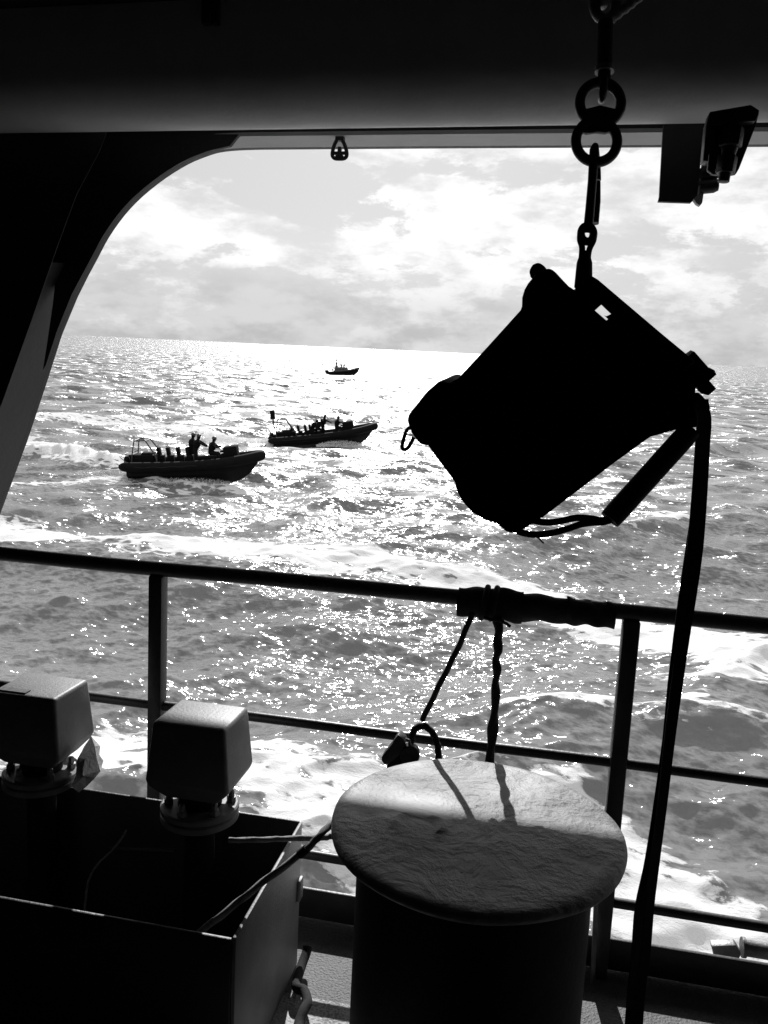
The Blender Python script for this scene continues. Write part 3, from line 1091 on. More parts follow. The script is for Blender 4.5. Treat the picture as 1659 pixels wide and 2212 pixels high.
# flange along its right edge; its pale colour stands in for light on it
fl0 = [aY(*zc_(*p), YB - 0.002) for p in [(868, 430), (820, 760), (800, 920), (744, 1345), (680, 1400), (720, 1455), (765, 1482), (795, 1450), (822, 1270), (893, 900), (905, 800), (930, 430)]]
MB().prism(fl0, (0, -0.02, 0)).build('edge_flange', M['lit_flange_paint'], br, bevel=0.002)
for (x, y) in ((892, 1208), (905, 1040)):
    MB().lathe([(0.014, -0.02), (0.017, -0.012), (0.017, 0.012), (0.013, 0.022)], aY(*zc_(x, y), YB - 0.02), 16, axis=(1, 0, 0.1)).build('nut', M['black_steel'], br)

YC = 1.89
cl = thing('beam_clamp', aY(1560, 390, YC), 'bolted steel clamp gripping the lower edge of the overhead beam', 'clamp')
MB().prism([aY(*zc_(*p), YC) for p in [(910, 250), (1440, 160), (1548, 230), (1540, 290), (1500, 440), (1290, 980), (1250, 1050), (1190, 1062), (950, 1056), (880, 1000), (900, 800)]], (0, 0.012, 0)).build('back_plate', M['rail_paint'], cl, bevel=0.002)
MB().prism([aY(*zc_(*p), YC - 0.035) for p in [(905, 260), (985, 300), (960, 640), (900, 800), (890, 890), (822, 880), (862, 430)]], (0, 0.034, 0)).build('cheek', M['black_steel'], cl, bevel=0.002)
MB().prism([aY(*zc_(*p), YC - 0.028) for p in [(980, 290), (1540, 285), (1500, 370), (1010, 410)]], (0, 0.026, 0)).build('cross_bar', M['black_steel'], cl, bevel=0.002)
bt = aY(*zc_(1200, 520), YC - 0.022)
bb = aY(*zc_(1085, 1160), YC - 0.022)
ax = (bb - bt).normalized()
ln = (bb - bt).length
MB().lathe([(0.023, -0.10 * ln), (0.0245, 0), (0.0245, 0.27 * ln), (0.0205, 0.30 * ln)], bt, 6, axis=ax).build('bolt_head', M['black_steel'], cl, bevel=0.002)
MB().lathe([(0.017, 0.31 * ln), (0.014, 0.46 * ln)], bt, 20, axis=ax).build('washer', M['black_steel'], cl)
MB().lathe([(0.0205, 0.47 * ln), (0.0205, 0.82 * ln)], bt, 6, axis=ax).build('nut', M['black_steel'], cl, bevel=0.002)
MB().lathe([(0.0118, 0.80 * ln), (0.0118, 0.985 * ln), (0.0095, 1.0 * ln)], bt, 20, axis=ax).build('bolt_shank', M['black_steel'], cl)


# ------------------------------------------------------------------ hanging tackle
def z2(x, y):                               # upper right close-up -> measuring grid
    return 829.5 + x * 0.5, y * 0.5


def z3(x, y):                               # case close-up -> measuring grid
    return 829.5 + x * 0.5, 497.7 + y * 0.5


HD = 1.30
FWD = SA[2]


def Q(p, d=HD):
    return aD(p[0], p[1], d)


PX = HD / FV                                # metres per grid unit at the tackle

swv = thing('swivel_hook', Q(z2(950, 120)), 'dark swivel shaft and hook at the top of the hanging tackle', 'hook')
top = Vector(Q(z2(960, 10)))
shf = [Q(z2(962, -260)), Q(z2(958, 60)), Q(z2(956, 110)), Q(z2(952, 300))]
MB().tube([Q(z2(957, 96)), Q(z2(952, 294))], 0.0125, 20).build('shaft', M['black_steel'], swv)
MB().tube([Q(z2(953, 290)), Q(z2(952, 312))], 0.0155, 20).build('collar', M['galvanised'], swv)
MB().tube([Q(z2(952, 310)), Q(z2(950, 350))], 0.0105, 16).build('stem', M['black_steel'], swv)
hk = [Q(z2(x, y), HD + dz) for x, y, dz in [(952, 335, -0.024), (948, 380, -0.026), (944, 415, -0.02), (940, 432, 0.0), (944, 415, 0.02), (950, 375, 0.026), (953, 335, 0.022)]]
MB().tube(spline(hk, 5), 0.0062, 10).build('hook_eye', M['black_steel'], swv, ang=70)
lk = [Q((z2(955, 66)[0] + 24 * math.cos(g), z2(955, 40)[1] - 14 + 36 * math.sin(g))) for g in np.linspace(0, 2 * math.pi, 26, endpoint=False)]
chn = thing('chain', Q(z2(955, 80)), 'heavy chain link holding the swivel from the deckhead', 'chain')
MB().tube(lk, 0.0085, 10, closed=True).build('link', M['galvanised'], chn, ang=70)
lk2 = [Q(z2(955, -110), HD + 0.02 * math.cos(g)) + Vector((0, 0, 0.035 * math.sin(g) - 0.01)) for g in np.linspace(0, 2 * math.pi, 24, endpoint=False)]
MB().tube(lk2, 0.0085, 10, closed=True).build('link', M['galvanised'], chn, ang=70)
for k, tilt_ in ((1, True), (2, False), (3, True)):
    cz = Q(z2(955, -110)) + Vector((0, 0, 0.052 * k))
    side = SA[0] if tilt_ else SA[2]
    MB().tube([cz + side * 0.02 * math.cos(g) + Vector((0, 0, 0.035 * math.sin(g))) for g in np.linspace(0, 2 * math.pi, 24, endpoint=False)], 0.0085, 10, closed=True).build('link', M['galvanised'], chn, ang=70)
rope('spare_line', [Q(z2(985, 80)), Q(z2(1020, 52)), Q(z2(1060, 22)), Q(z2(1100, -12)), Q(z2(1200, -100))], 0.0075, M['pale_rope'], 'pale line leading up to the right from the chain link', 'line')

fig = thing('figure_eight', Q(z2(925, 700)), 'dark double ring descender joining the swivel and the snap hook', 'ring')
for cx_, cy_, ro, nm in ((935, 446, 89, 'ring'), (918, 611, 89, 'ring')):
    cc = Q(z2(cx_, cy_))
    pts = [cc + SA[0] * (ro * 0.5 * PX * math.cos(g)) + SA[1] * (ro * 0.505 * PX * math.sin(g)) for g in np.linspace(0, 2 * math.pi, 48, endpoint=False)]
    MB().tube(pts, 0.0083, 14, closed=True).build(nm, M['black_steel'], fig, ang=70)
web_ = [z2(*p) for p in [(862, 470), (935, 452), (1010, 470), (1000, 505), (990, 530), (1000, 560), (960, 572), (918, 568), (880, 574), (842, 565), (862, 525), (858, 500)]]
MB().prism([Q(p, HD - 0.005) for p in web_], FWD * 0.010).build('web', M['black_steel'], fig, bevel=0.002)

snap = thing('snap_hook', Q(z2(885, 1000)), 'long dark snap hook between the double ring and the case sling', 'hook')
a0, a1 = Q(z2(909, 645)), Q(z2(882, 985))
MB().tube([Q(z2(912, 632)), a0, Q(z2(906, 690)), Q(z2(900, 780)), Q(z2(890, 900)), a1], [0.006, 0.0076, 0.0078, 0.0072, 0.0075, 0.0078], 14).build('spine', M['black_steel'], snap, ang=70)
MB().tube(spline([Q(z2(912, 640), HD), Q(z2(912, 632), HD + 0.012), Q(z2(915, 650), HD + 0.022), Q(z2(921, 720), HD + 0.024), Q(z2(923, 780), HD + 0.024)], 5), 0.0058, 10).build('nose', M['black_steel'], snap, ang=70)
MB().tube([Q(z2(922, 785), HD + 0.02), Q(z2(918, 870), HD + 0.02), Q(z2(910, 966), HD + 0.018)], [0.0052, 0.0068, 0.0068], 12, wob=lambda i, k: 0.05 * math.sin(k * 2)).build('gate', M['black_steel'], snap, ang=70)
rg = [Q((z2(878, 0)[0] + 13.5 * math.cos(g), z2(0, 1010)[1] + 17 * math.sin(g)), HD) for g in np.linspace(0, 2 * math.pi, 24, endpoint=False)]
MB().tube(rg, 0.0066, 10, closed=True).build('eye', M['black_steel'], snap, ang=70)

# the sling from the snap hook to the case
sl = thing('webbing_sling', Q(z3(865, 200)), 'short black webbing sling between the snap hook and the case', 'sling')
for pts in ([(878, -4), (852, 4), (847, 40), (856, 75), (853, 130), (848, 240)], [(878, -4), (904, 4), (906, 40), (888, 80), (880, 130), (872, 240)]):
    pp = [Q(z3(*p)) for p in pts]
    MB().tube(spline(pp, 5), 0.0050, 10).build('leg', M['black_webbing'], sl, ang=70)
MB().tube([Q(z3(868, 92)), Q(z3(866, 140)), Q(z3(861, 245))], [0.007, 0.0125, 0.0145], 12).build('stitched_end', M['black_webbing'], sl)

# ------------------------------------------------------------------ black equipment case
case = thing('equipment_case', Q(z3(560, 1305)), 'large black equipment case hanging askew from the tackle', 'case')


CASE_DIR = ray(*z3(945, 356)).normalized()


def slab(name, pts, d0, t, mat=M['black_plastic'], holes=(), bevel=0.0, sc=1.0):
    fr = [Q(z3(*p), d0) for p in pts]
    return MB().prism(fr, CASE_DIR * t, [[Q(z3(*p), d0) for p in h] for h in holes]).build(name, mat, case, bevel=bevel)


hole = [(908, 345), (938, 318), (984, 362), (962, 372), (952, 368), (970, 386), (962, 392)]
body = [(590, 345), (600, 318), (700, 262), (822, 256), (868, 205), (892, 196), (920, 214), (1000, 282), (1200, 452), (1312, 546), (1372, 600), (1345, 690), (1340, 790), (1310, 842), (1265, 860),
        (1180, 884), (1150, 892), (1000, 1000), (720, 1214), (690, 1236), (600, 1292), (575, 1305), (550, 1307), (528, 1300), (490, 1268), (440, 1228), (312, 1095), (192, 932), (160, 880), (240, 690), (300, 650), (320, 640), (450, 500)]
slab('shell', body, HD - 0.06, 0.13, holes=[hole])
slab('carry_bar', [(866, 208), (892, 193), (924, 212), (1202, 448), (1345, 566), (1300, 604), (1170, 500), (1000, 352), (955, 306), (905, 282), (850, 262)], HD - 0.075, 0.05, bevel=0.003)
slab('latch', [(1310, 546), (1342, 524), (1400, 590), (1428, 604), (1437, 622), (1406, 650), (1436, 684), (1402, 713), (1372, 706), (1330, 640)], HD - 0.03, 0.06, bevel=0.003)
slab('end_cap', [(300, 655), (284, 662), (240, 649), (182, 700), (106, 796), (99, 822), (116, 872), (152, 922), (192, 932), (240, 860), (330, 700)], HD - 0.07, 0.15, bevel=0.004)
slab('bumper', [(192, 930), (300, 1072), (312, 1122), (332, 1166), (380, 1220), (440, 1254), (500, 1270), (560, 1200), (300, 900)], HD - 0.045, 0.10, bevel=0.003)
bulge = [(594, 348)] + [(714 + 120 * math.cos(R(a)) * 1.0, 305 + 150 * math.sin(R(a))) for a in range(170, 262, 8)] + [(712, 162), (750, 196), (792, 240), (824, 258), (760, 360), (640, 420)]
bulge = [(594, 350), (596, 290), (606, 256), (622, 228), (642, 204), (660, 180), (712, 162), (730, 172), (752, 196), (792, 238), (824, 258), (760, 340), (660, 390)]
slab('winch_cover', bulge, HD - 0.05, 0.10, bevel=0.004)
slab('knob', [(640, 212), (632, 200), (626, 176), (640, 148), (664, 138), (684, 146), (700, 168), (700, 200)], HD - 0.025, 0.05, bevel=0.003)
slab('foot', [(664, 1238), (668, 1244), (688, 1240), (700, 1220), (680, 1200)], HD - 0.02, 0.04)
cordl = [Q(z3(*p), HD - 0.01) for p in [(112, 850), (96, 868), (84, 905), (78, 935), (88, 947), (104, 938), (120, 912), (128, 894)]]
MB().tube(spline(cordl, 5), 0.0032, 8).build('cord_loop', M['black_rope'], case, ang=70)

# grip tube on its two cords, hung from the case
grip = thing('grip_handle', Q(z3(975, 1270)), 'black padded grip tube slung below the case on two cords', 'handle')
g0, g1 = Q(z3(1325, 862), HD), Q(z3(975, 1250), HD)
gp = [g0.lerp(g1, t) for t in np.linspace(0, 1, 14)]
gr = [0.0165, 0.0182] + [0.0184] * 10 + [0.0185, 0.0175]
MB().tube(gp, gr, 20).build('sleeve', M['black_webbing'], grip, ang=50)
for pts in ([(640, 1254), (700, 1262), (760, 1256), (830, 1242), (890, 1244), (950, 1252), (1010, 1232)], [(575, 1300), (640, 1314), (720, 1308), (790, 1290), (850, 1270), (910, 1262), (950, 1260), (1012, 1240)]):
    MB().tube(spline([Q(z3(*p)) for p in pts], 6), 0.0056, 10).build('cord', M['black_rope'], grip, ang=70)
MB().tube([Q(z3(640, 1314)), Q(z3(668, 1330)), Q(z3(690, 1352))], 0.0014, 6).build('loose_thread', M['black_rope'], grip)
for pts in ([(1340, 850), (1338, 800), (1322, 752), (1310, 735)], [(1326, 850), (1312, 800), (1292, 760)]):
    MB().tube(spline([Q(z3(*p), HD - 0.01) for p in pts], 4), 0.0058, 8).build('cord', M['black_rope'], grip, ang=70)

# the long hanging straps: two webbing tapes crossing each other as they fall
hs = thing('hanging_strap', aY(1360, 2240, 1.385), 'long black webbing strap hanging from the case past the bollard', 'strap')


def tape(path, nm):
    pts = spline([aY(x, y, Y) for x, y, w, Y in path], 8)
    ws = np.interp(np.linspace(0, 1, len(pts)), np.linspace(0, 1, len(path)), [w * Y / FV for x, y, w, Y in path])
    sides = []
    for i in range(len(pts)):
        g = 0.35 * math.sin(i * 0.09)
        sides.append((SA[0] * math.cos(g) + Vector((0, 1, 0)) * math.sin(g)).normalized())
    MB().ribbon(pts, list(ws), sides, 0.0028).build(nm, M['black_webbing'], hs)


tape([(1492, 848, 30, 1.38), (1508, 868, 38, 1.38), (1520, 905, 36, 1.385), (1517, 970, 34, 1.385), (1510, 1080, 33, 1.385), (1502, 1180, 32, 1.385), (1494, 1270, 24, 1.385), (1478, 1370, 24, 1.385), (1462, 1480, 24, 1.385), (1446, 1600, 24, 1.385), (1430, 1740, 24, 1.385), (1415, 1860, 24, 1.385), (1403, 1960, 22, 1.385), (1394, 2060, 22, 1.385), (1380, 2150, 26, 1.385), (1372, 2290, 28, 1.385)], 'webbing_tape')
tape([(1512, 862, 34, 1.392), (1522, 920, 26, 1.395), (1512, 1060, 30, 1.395), (1496, 1170, 28, 1.395), (1479, 1270, 20, 1.395), (1468, 1370, 24, 1.395), (1455, 1480, 25, 1.395), (1442, 1600, 22, 1.395), (1424, 1740, 25, 1.395), (1404, 1860, 24, 1.395), (1382, 1960, 24, 1.395), (1374, 2060, 24, 1.395), (1366, 2150, 26, 1.395), (1358, 2290, 30, 1.395)], 'webbing_tape')

# ------------------------------------------------------------------ carry every ship object over with the ship's heel
for o in ON_SHIP:
    loc, rot = o.location.copy(), o.rotation_euler.to_matrix().to_4x4()
    o.matrix_world = SHIP @ Matrix.Translation(loc) @ rot


# ------------------------------------------------------------------ people
def person_mesh(joints, edges, radii):
    me = bpy.data.meshes.new('person')
    me.from_pydata(joints, edges, [])
    o = bpy.data.objects.new('tmp', me)
    COL.objects.link(o)
    sk = o.modifiers.new('skin', 'SKIN')
    sk.use_smooth_shade = True
    for i, r in enumerate(radii):
        sv = me.skin_vertices[0].data[i]
        sv.radius = r
        sv.use_root = (i == 0)
    ss = o.modifiers.new('sub', 'SUBSURF')
    ss.levels = ss.render_levels = 1
    dg = bpy.context.evaluated_depsgraph_get()
    out = bpy.data.meshes.new_from_object(o.evaluated_get(dg))
    bpy.data.objects.remove(o)
    return out


POSES = {   # facing +x; z from the soles
    'stand': dict(pel=(0, 0, .92), che=(.05, 0, 1.24), nec=(.09, 0, 1.46), hea=(.13, 0, 1.58), top=(.14, 0, 1.70),
                  el=((.12, -.30, 1.16), (.12, .30, 1.16)), ha=((.34, -.22, 1.08), (.34, .22, 1.08)),
                  kn=((.06, -.15, .50), (.06, .15, .50)), an=((-.04, -.17, .09), (-.04, .17, .09))),
    'reach': dict(pel=(-.05, 0, .90), che=(.08, 0, 1.22), nec=(.15, 0, 1.44), hea=(.20, 0, 1.56), top=(.21, 0, 1.68),
                  el=((.36, -.26, 1.24), (.34, .27, 1.22)), ha=((.66, -.24, 1.06), (.62, .22, 1.04)),
                  kn=((.08, -.18, .48), (.00, .2, .48)), an=((.0, -.22, .09), (-.12, .22, .09))),
    'sit': dict(pel=(-.05, 0, .62), che=(.08, 0, .93), nec=(.15, 0, 1.14), hea=(.19, 0, 1.26), top=(.20, 0, 1.38),
                el=((.26, -.29, .88), (.26, .29, .88)), ha=((.52, -.22, .86), (.52, .22, .86)),
                kn=((.40, -.22, .52), (.40, .22, .52)), an=((.30, -.24, .09), (.30, .24, .09))),
    'crouch': dict(pel=(-.15, 0, .62), che=(.10, 0, .90), nec=(.24, 0, 1.05), hea=(.31, 0, 1.15), top=(.35, 0, 1.26),
                   el=((.30, -.28, .78), (.30, .28, .78)), ha=((.52, -.2, .70), (.52, .2, .70)),
                   kn=((.28, -.2, .50), (.28, .2, .50)), an=((.02, -.2, .09), (.02, .2, .09))),
}
PCACHE = {}


def pose_meshes(pose):
    if pose in PCACHE:
        return PCACHE[pose]
    P = POSES[pose]
    v = lambda q: Vector(q)
    pel, che, nec, hea, top = map(v, (P['pel'], P['che'], P['nec'], P['hea'], P['top']))
    J, E, RR = [], [], []

    def add(p, r, par=None):
        J.append(tuple(p))
        RR.append(r)
        if par is not None:
            E.append((par, len(J) - 1))
        return len(J) - 1
    a = add(pel, (.15, .17))
    b = add(pel.lerp(che, .5), (.14, .165), a)
    c = add(che, (.15, .19), b)
    n = add(nec, (.065, .065), c)
    h0 = add(hea, (.082, .095), n)
    add(hea + (top - hea) * .5, (.088, .105), h0)
    add(hea + (top - hea) * .95, (.06, .07), h0 + 1)
    for s, el, ha in zip((-1, 1), P['el'], P['ha']):
        sh = add(che.lerp(nec, .62) + Vector((0, s * .19, 0)), (.075, .075), c)
        e = add(el, (.05, .05), sh)
        w = add(Vector(el).lerp(Vector(ha), .85), (.034, .034), e)
        add(Vector(ha), (.03, .042), w)
    for s, kn, an in zip((-1, 1), P['kn'], P['an']):
        hp = add(pel + Vector((0.0, s * .10, -.07)), (.10, .10), a)
        k_ = add(kn, (.068, .068), hp)
        q = add(an, (.045, .045), k_)
        add(Vector(an) + Vector((.16, 0, -.04)), (.035, .05), q)
    RR = [(p * 1.15, q * 1.2) for p, q in RR]
    me = person_mesh(J, E, RR)
    me.materials.append(M['cloth_dark'])
    # helmet, face, life jacket
    d = (top - hea).normalized()
    hc = hea + d * .055
    hm = MB().lathe([(0.128, -.012), (0.130, .03), (0.112, .078), (0.07, .112), (0.02, .124)], hc, 14, axis=d)
    fc = MB()
    fwd = Vector((1, 0, 0)) - d * d.x
    fwd.normalize()
    side = d.cross(fwd)
    for r_, off in ((.035, .0),):
        fc.lathe([(.02, -.085), (.06, -.06), (.068, -.02), (.06, .0)], hc + fwd * .055, 12, axis=d)
    fc.add([hc + fwd * .118 - d * .02, hc + fwd * .118 + side * .014 - d * .055, hc + fwd * .142 - d * .052, hc + fwd * .118 - side * .014 - d * .055], [(0, 1, 2), (0, 2, 3), (1, 3, 2), (0, 3, 1)])
    u = (nec - che).normalized()
    lj = MB().lathe([(0.17, -.20), (0.205, -.12), (0.21, .0), (0.19, .10), (0.11, .17)], che, 14, axis=u)
    for p in lj.v:
        q = p - che
        p.x = che.x + q.x * .95
        p.y = che.y + q.y * 1.05
    meshes = [me]
    for mb, nm, mt in ((hm, 'helmet', M['helmet']), (fc, 'face', M['skin']), (lj, 'life_jacket', M['cloth_dark'])):
        o = mb.build(nm, mt)
        meshes.append(o.data)
        bpy.data.objects.remove(o)
    PCACHE[pose] = meshes
    return meshes


def person(mat4, pose, label, group):
    ms = pose_meshes(pose)
    o = bpy.data.objects.new('person', ms[0])
    COL.objects.link(o)
    o.matrix_world = mat4 @ Matrix.Scale(1.13, 4)
    tag(o, label, 'person', group)
    for m_, nm in zip(ms[1:], ('helmet', 'face', 'life_jacket')):
        c = bpy.data.objects.new(nm, m_)
        COL.objects.link(c)
        c.parent = o
    return o


# ------------------------------------------------------------------ boats
def local(root, mb, name, mat, **kw):
    ORIGIN[root.name] = Vector()
    return mb.build(name, mat, root, **kw)


def boat_root(name, stern_v, bow_v, head, pitch, dz, label, cat, group, rollx=0.0, sx=1.0):
    a, b = sea_at(*stern_v), sea_at(*bow_v)
    c = (a + b) / 2
    z = sea_height(c.x, c.y) * 0.5
    t = thing(name, (0, 0, 0), label, cat, group, ship=False)
    t.matrix_world = Matrix.Translation((c.x, c.y, z + dz)) @ Matrix.Rotation(R(head), 4, 'Z') @ Matrix.Rotation(R(-pitch), 4, 'Y') @ Matrix.Rotation(R(rollx), 4, 'X') @ Matrix.Diagonal((sx, 1, 1, 1))
    return t


def hull_mesh(st, half, sheer, chine_frac=0.9):
    """loft: stations of (x, keel z, half beam at chine, chine z, top z)"""
    mb = MB()
    vs, fs = [], []
    for x, kz, hb_, cz, tz in st:
        vs += [Vector((x, -hb_ * 1.02, tz)), Vector((x, -hb_, cz)), Vector((x, -hb_ * 0.5, (kz + cz) / 2 - 0.03)), Vector((x, 0, kz)),
               Vector((x, hb_ * 0.5, (kz + cz) / 2 - 0.03)), Vector((x, hb_, cz)), Vector((x, hb_ * 1.02, tz))]
    n = 7
    for i in range(len(st) - 1):
        for k in range(n - 1):
            fs.append((i * n + k, i * n + k + 1, (i + 1) * n + k + 1, (i + 1) * n + k))
        fs.append((i * n + 6, i * n, (i + 1) * n, (i + 1) * n + 6))      # deck
    fs.append(tuple(range(n)))
    fs.append(tuple(reversed(range((len(st) - 1) * n, len(st) * n))))
    return mb.add(vs, fs)


def rhib(root, seats, aframe, radar, console, box_x, tall):
    L = 4.75
    # buoyancy tube: one collar round the boat
    side = [(-4.75, 1.02, .78), (-4.4, 1.12, .77), (-3.2, 1.18, .77), (-1.6, 1.2, .79), (0, 1.2, .84), (1.6, 1.14, .93), (2.9, .93, 1.06), (3.8, .6, 1.18), (4.3, .25, 1.26)]
    pts = [Vector((x, -y, z)) for x, y, z in side] + [Vector((4.44, 0, 1.28))] + [Vector((x, y, z)) for x, y, z in reversed(side)]
    sp_ = spline(pts, 6)
    m = len(sp_)
    rad = []
    for i, p in enumerate(sp_):
        e = min(i, m - 1 - i)
        rad.append((0.29 + 0.03 * max(0, p.x) / 4.4) * min(1, 0.35 + 0.1 * e))
    local(root, MB().tube(sp_, rad, 16), 'buoyancy_tube', M['rubber'], ang=60)
    st = [(-4.35, -.30, .95, .2, .70), (-2.5, -.40, 1.0, .2, .70), (-.5, -.47, 1.0, .22, .72), (1.2, -.50, .95, .3, .78), (2.3, -.44, .80, .42, .86), (3.1, -.18, .56, .58, .95), (3.7, .22, .30, .78, 1.02), (4.2, .82, .07, .95, 1.08)]
    local(root, hull_mesh(st, 0, 0), 'hull', M['hull_black'], ang=30)
    # rub strake
    rs = [Vector((p.x, p.y * 1.0 + (0.30 if p.y > 0 else -0.30) * (1 if abs(p.y) > .3 else 0), p.z + .0)) for p in sp_[6:-6]]
    for i, x in enumerate(seats):
        s = MB().box((x, 0, 1.10), (.42, .40, .50))
        so = local(root, s, 'seat', M['black_plastic'], bevel=.03)
        b_ = MB().box((x - .14, 0, 1.56), (.22, .38, .48), Matrix.Rotation(R(-8), 3, 'Y'))
        local(so, b_, 'backrest', M['black_plastic'], bevel=.03)
        g_ = MB().tube(spline([(x - .17, -.15, 1.76), (x - .19, -.14, 1.9), (x - .19, .14, 1.9), (x - .17, .15, 1.76)], 5), .024, 6)
        local(so, g_, 'grab_handle', M['black_steel'])
    # console with screen hood and wheel
    cm = MB()
    cm.hexa([Vector((console - .35, -.4, .8)), Vector((console + .45, -.4, .85)), Vector((console + .45, .4, .85)), Vector((console - .35, .4, .8))],
            [Vector((console - .22, -.36, 1.38)), Vector((console + .40, -.36, 1.52)), Vector((console + .40, .36, 1.52)), Vector((console - .22, .36, 1.38))])
    co = local(root, cm, 'console', M['black_plastic'], bevel=.03)
    whl = [Vector((console - .36, .17 * math.cos(g), 1.36 + .17 * math.sin(g))) for g in np.linspace(0, 6.283, 18, endpoint=False)]
    local(co, MB().tube(whl, .018, 6, closed=True), 'wheel', M['black_steel'])
    bxm = MB().box((console + .05, .0, 1.55), (.5, .5, .12))
    local(co, bxm, 'spray_hood', M['black_plastic'], bevel=.02)
    # engine cover and stern gear
    en = MB().box((-3.35, 0, 1.14), (1.5, 1.1, .54))
    eo = local(root, en, 'engine_cover', M['black_plastic'], bevel=.08, seg=3)
    local(eo, MB().box((-3.1, 0, 1.45), (.8, .7, .12)), 'hatch', M['black_plastic'], bevel=.03)
    for s in (-1, 1):
        local(root, MB().lathe([(.14, -.1), (.2, 0), (.2, .45), (.12, .6)], (-4.45, s * .38, .72), 14), 'outdrive', M['black_plastic'])
        local(root, MB().tube(spline([(-4.3, s * .75, .95), (-4.75, s * .7, 1.3), (-4.85, s * .4, 1.36), (-4.5, s * .4, 1.2)], 5), .028, 6), 'stern_rail', M['black_steel'])
    # A-frame
    ah = 2.42 if tall else 2.25
    am = MB()
    for s in (-1, 1):
        am.tube(spline([(-4.05, s * .62, 1.0), (-3.98, s * .58, 1.6), (-3.85, s * .5, ah)], 4), .04, 8)
        am.tube(spline([(-2.35, s * .7, .95), (-2.45, s * .66, 1.35), (-2.9, s * .56, 2.0), (-3.1, s * .52, ah)], 4), .045, 8)
        am.tube([(-3.85, s * .5, ah), (-3.1, s * .52, ah + .02)], .04, 8)
    am.tube([(-3.85, -.5, ah), (-3.85, .5, ah)], .04, 8)
    am.tube([(-3.1, -.52, ah), (-3.1, .52, ah)], .04, 8)
    am.tube([(-4.0, -.58, 1.55), (-4.0, .58, 1.55)], .03, 8)
    ao = local(root, am, 'a_frame', M['black_steel'], ang=60)
    lm = MB()
    lm.box((-3.5, .1, ah + .08), (.22, .22, .1))
    local(ao, MB().tube([(-3.25, -.3, ah), (-3.25, -.3, ah + .25)], .02, 6), 'whip_aerial', M['black_steel'])
    local(ao, lm, 'navigation_light', M['black_steel'])
    if radar:
        local(ao, MB().tube([(-4.15, .25, 1.6), (-4.22, .25, ah + .1)], .065, 8), 'mast', M['black_steel'])
        local(ao, MB().box((-4.22, .25, ah + .42), (.42, .36, .75)), 'radar_reflector', M['black_plastic'], bevel=.02)
    # stowed kit bag forward
    local(root, MB().box((box_x, 0, 1.46), (.9, .9, .8), Matrix.Rotation(R(-5), 3, 'Y')), 'kit_box', M['cloth_dark'], bevel=.08, seg=3)
    # grab line along the near tube
    for s in (-1, 1):
        gl = []
        for x in np.linspace(-3.6, 2.4, 25):
            zz = np.interp(x, [p[0] for p in side], [p[2] for p in side])
            yy = np.interp(x, [p[0] for p in side], [p[1] for p in side])
            gl.append((x, s * (yy + .29), zz + .06 - .07 * abs(math.sin(x * 2.6))))
        local(root, MB().tube(gl, .014, 6), 'grab_line', M['black_rope'])


near = boat_root('inflatable_boat', (282, 1030), (565, 1043), 11, 3.0, 0.30, 'nearest black rigid inflatable speeding right with three crew aboard', 'boat', 'inflatable boats running alongside', sx=0.9)
rhib(near, (-2.25, -1.62, -.95, -.32), True, False, 1.95, 2.45, False)
bpy.context.view_layer.update()
NM = near.matrix_world.copy() @ Matrix.Diagonal((1 / 0.9, 1, 1, 1))
gp_ = 'crew of the boats'
person(NM @ Matrix.Translation((-.25, .3, .66)), 'stand', 'dark crew figure standing upright, rearmost aboard the nearest boat', gp_)
person(NM @ Matrix.Translation((.12, -.2, .66)), 'reach', 'dark crew figure on the nearest boat standing with an arm reaching forward', gp_)
person(NM @ Matrix.Translation((1.0, 0, .82)), 'sit', 'dark crew figure seated at the console of the nearest boat', gp_)

mid = boat_root('inflatable_boat', (593, 958), (806, 962), 19, 6.0, 0.30, 'middle black rigid inflatable with box on its stern mast and splashing bow', 'boat', 'inflatable boats running alongside')
rhib(mid, (-2.55, -2.0, -1.4, -1.0), True, True, 1.7, 2.15, True)
bpy.context.view_layer.update()
MM = mid.matrix_world.copy()
person(MM @ Matrix.Translation((-.85, .25, .72)), 'crouch', 'dark crew figure hunched at the rear of the cluster aboard the middle boat', gp_)
person(MM @ Matrix.Translation((-.45, -.2, .80)), 'crouch', 'dark hunched crew figure close behind the standing one on the middle boat', gp_)
person(MM @ Matrix.Translation((.0, .1, .62)), 'reach', 'tallest dark crew figure on the middle boat, leaning with outstretched arm', gp_)
person(MM @ Matrix.Translation((1.15, 0, .78)), 'sit', 'dark crew figure seated forward at the console of the middle boat', gp_)

# distant cabin boat
far = boat_root('patrol_boat', (706, 811), (772, 811), 24, 2.0, 0.35, 'small distant dark cabin boat with mast near the horizon', 'boat', 'boats far off')
st = [(-4.9, -.3, 1.3, .35, .95), (-2.5, -.4, 1.45, .35, 1.05), (0, -.45, 1.5, .4, 1.15), (2.0, -.35, 1.3, .55, 1.4), (3.6, .1, .8, .95, 1.75), (4.6, .9, .25, 1.5, 2.05), (5.0, 1.5, .06, 1.9, 2.2)]
local(far, hull_mesh(st, 0, 0), 'hull', M['hull_black'], ang=30)
fs_ = [(-4.6, 1.35, .85), (-2, 1.55, .95), (0.5, 1.52, 1.15), (2.2, 1.3, 1.45), (3.8, .75, 1.85), (4.7, .25, 2.12)]
fp = [Vector((x, -y, z)) for x, y, z in fs_] + [Vector((5.0, 0, 2.2))] + [Vector((x, y, z)) for x, y, z in reversed(fs_)]
local(far, MB().tube(spline(fp, 4), .26, 10), 'fender_collar', M['rubber'], ang=60)
cab = MB()
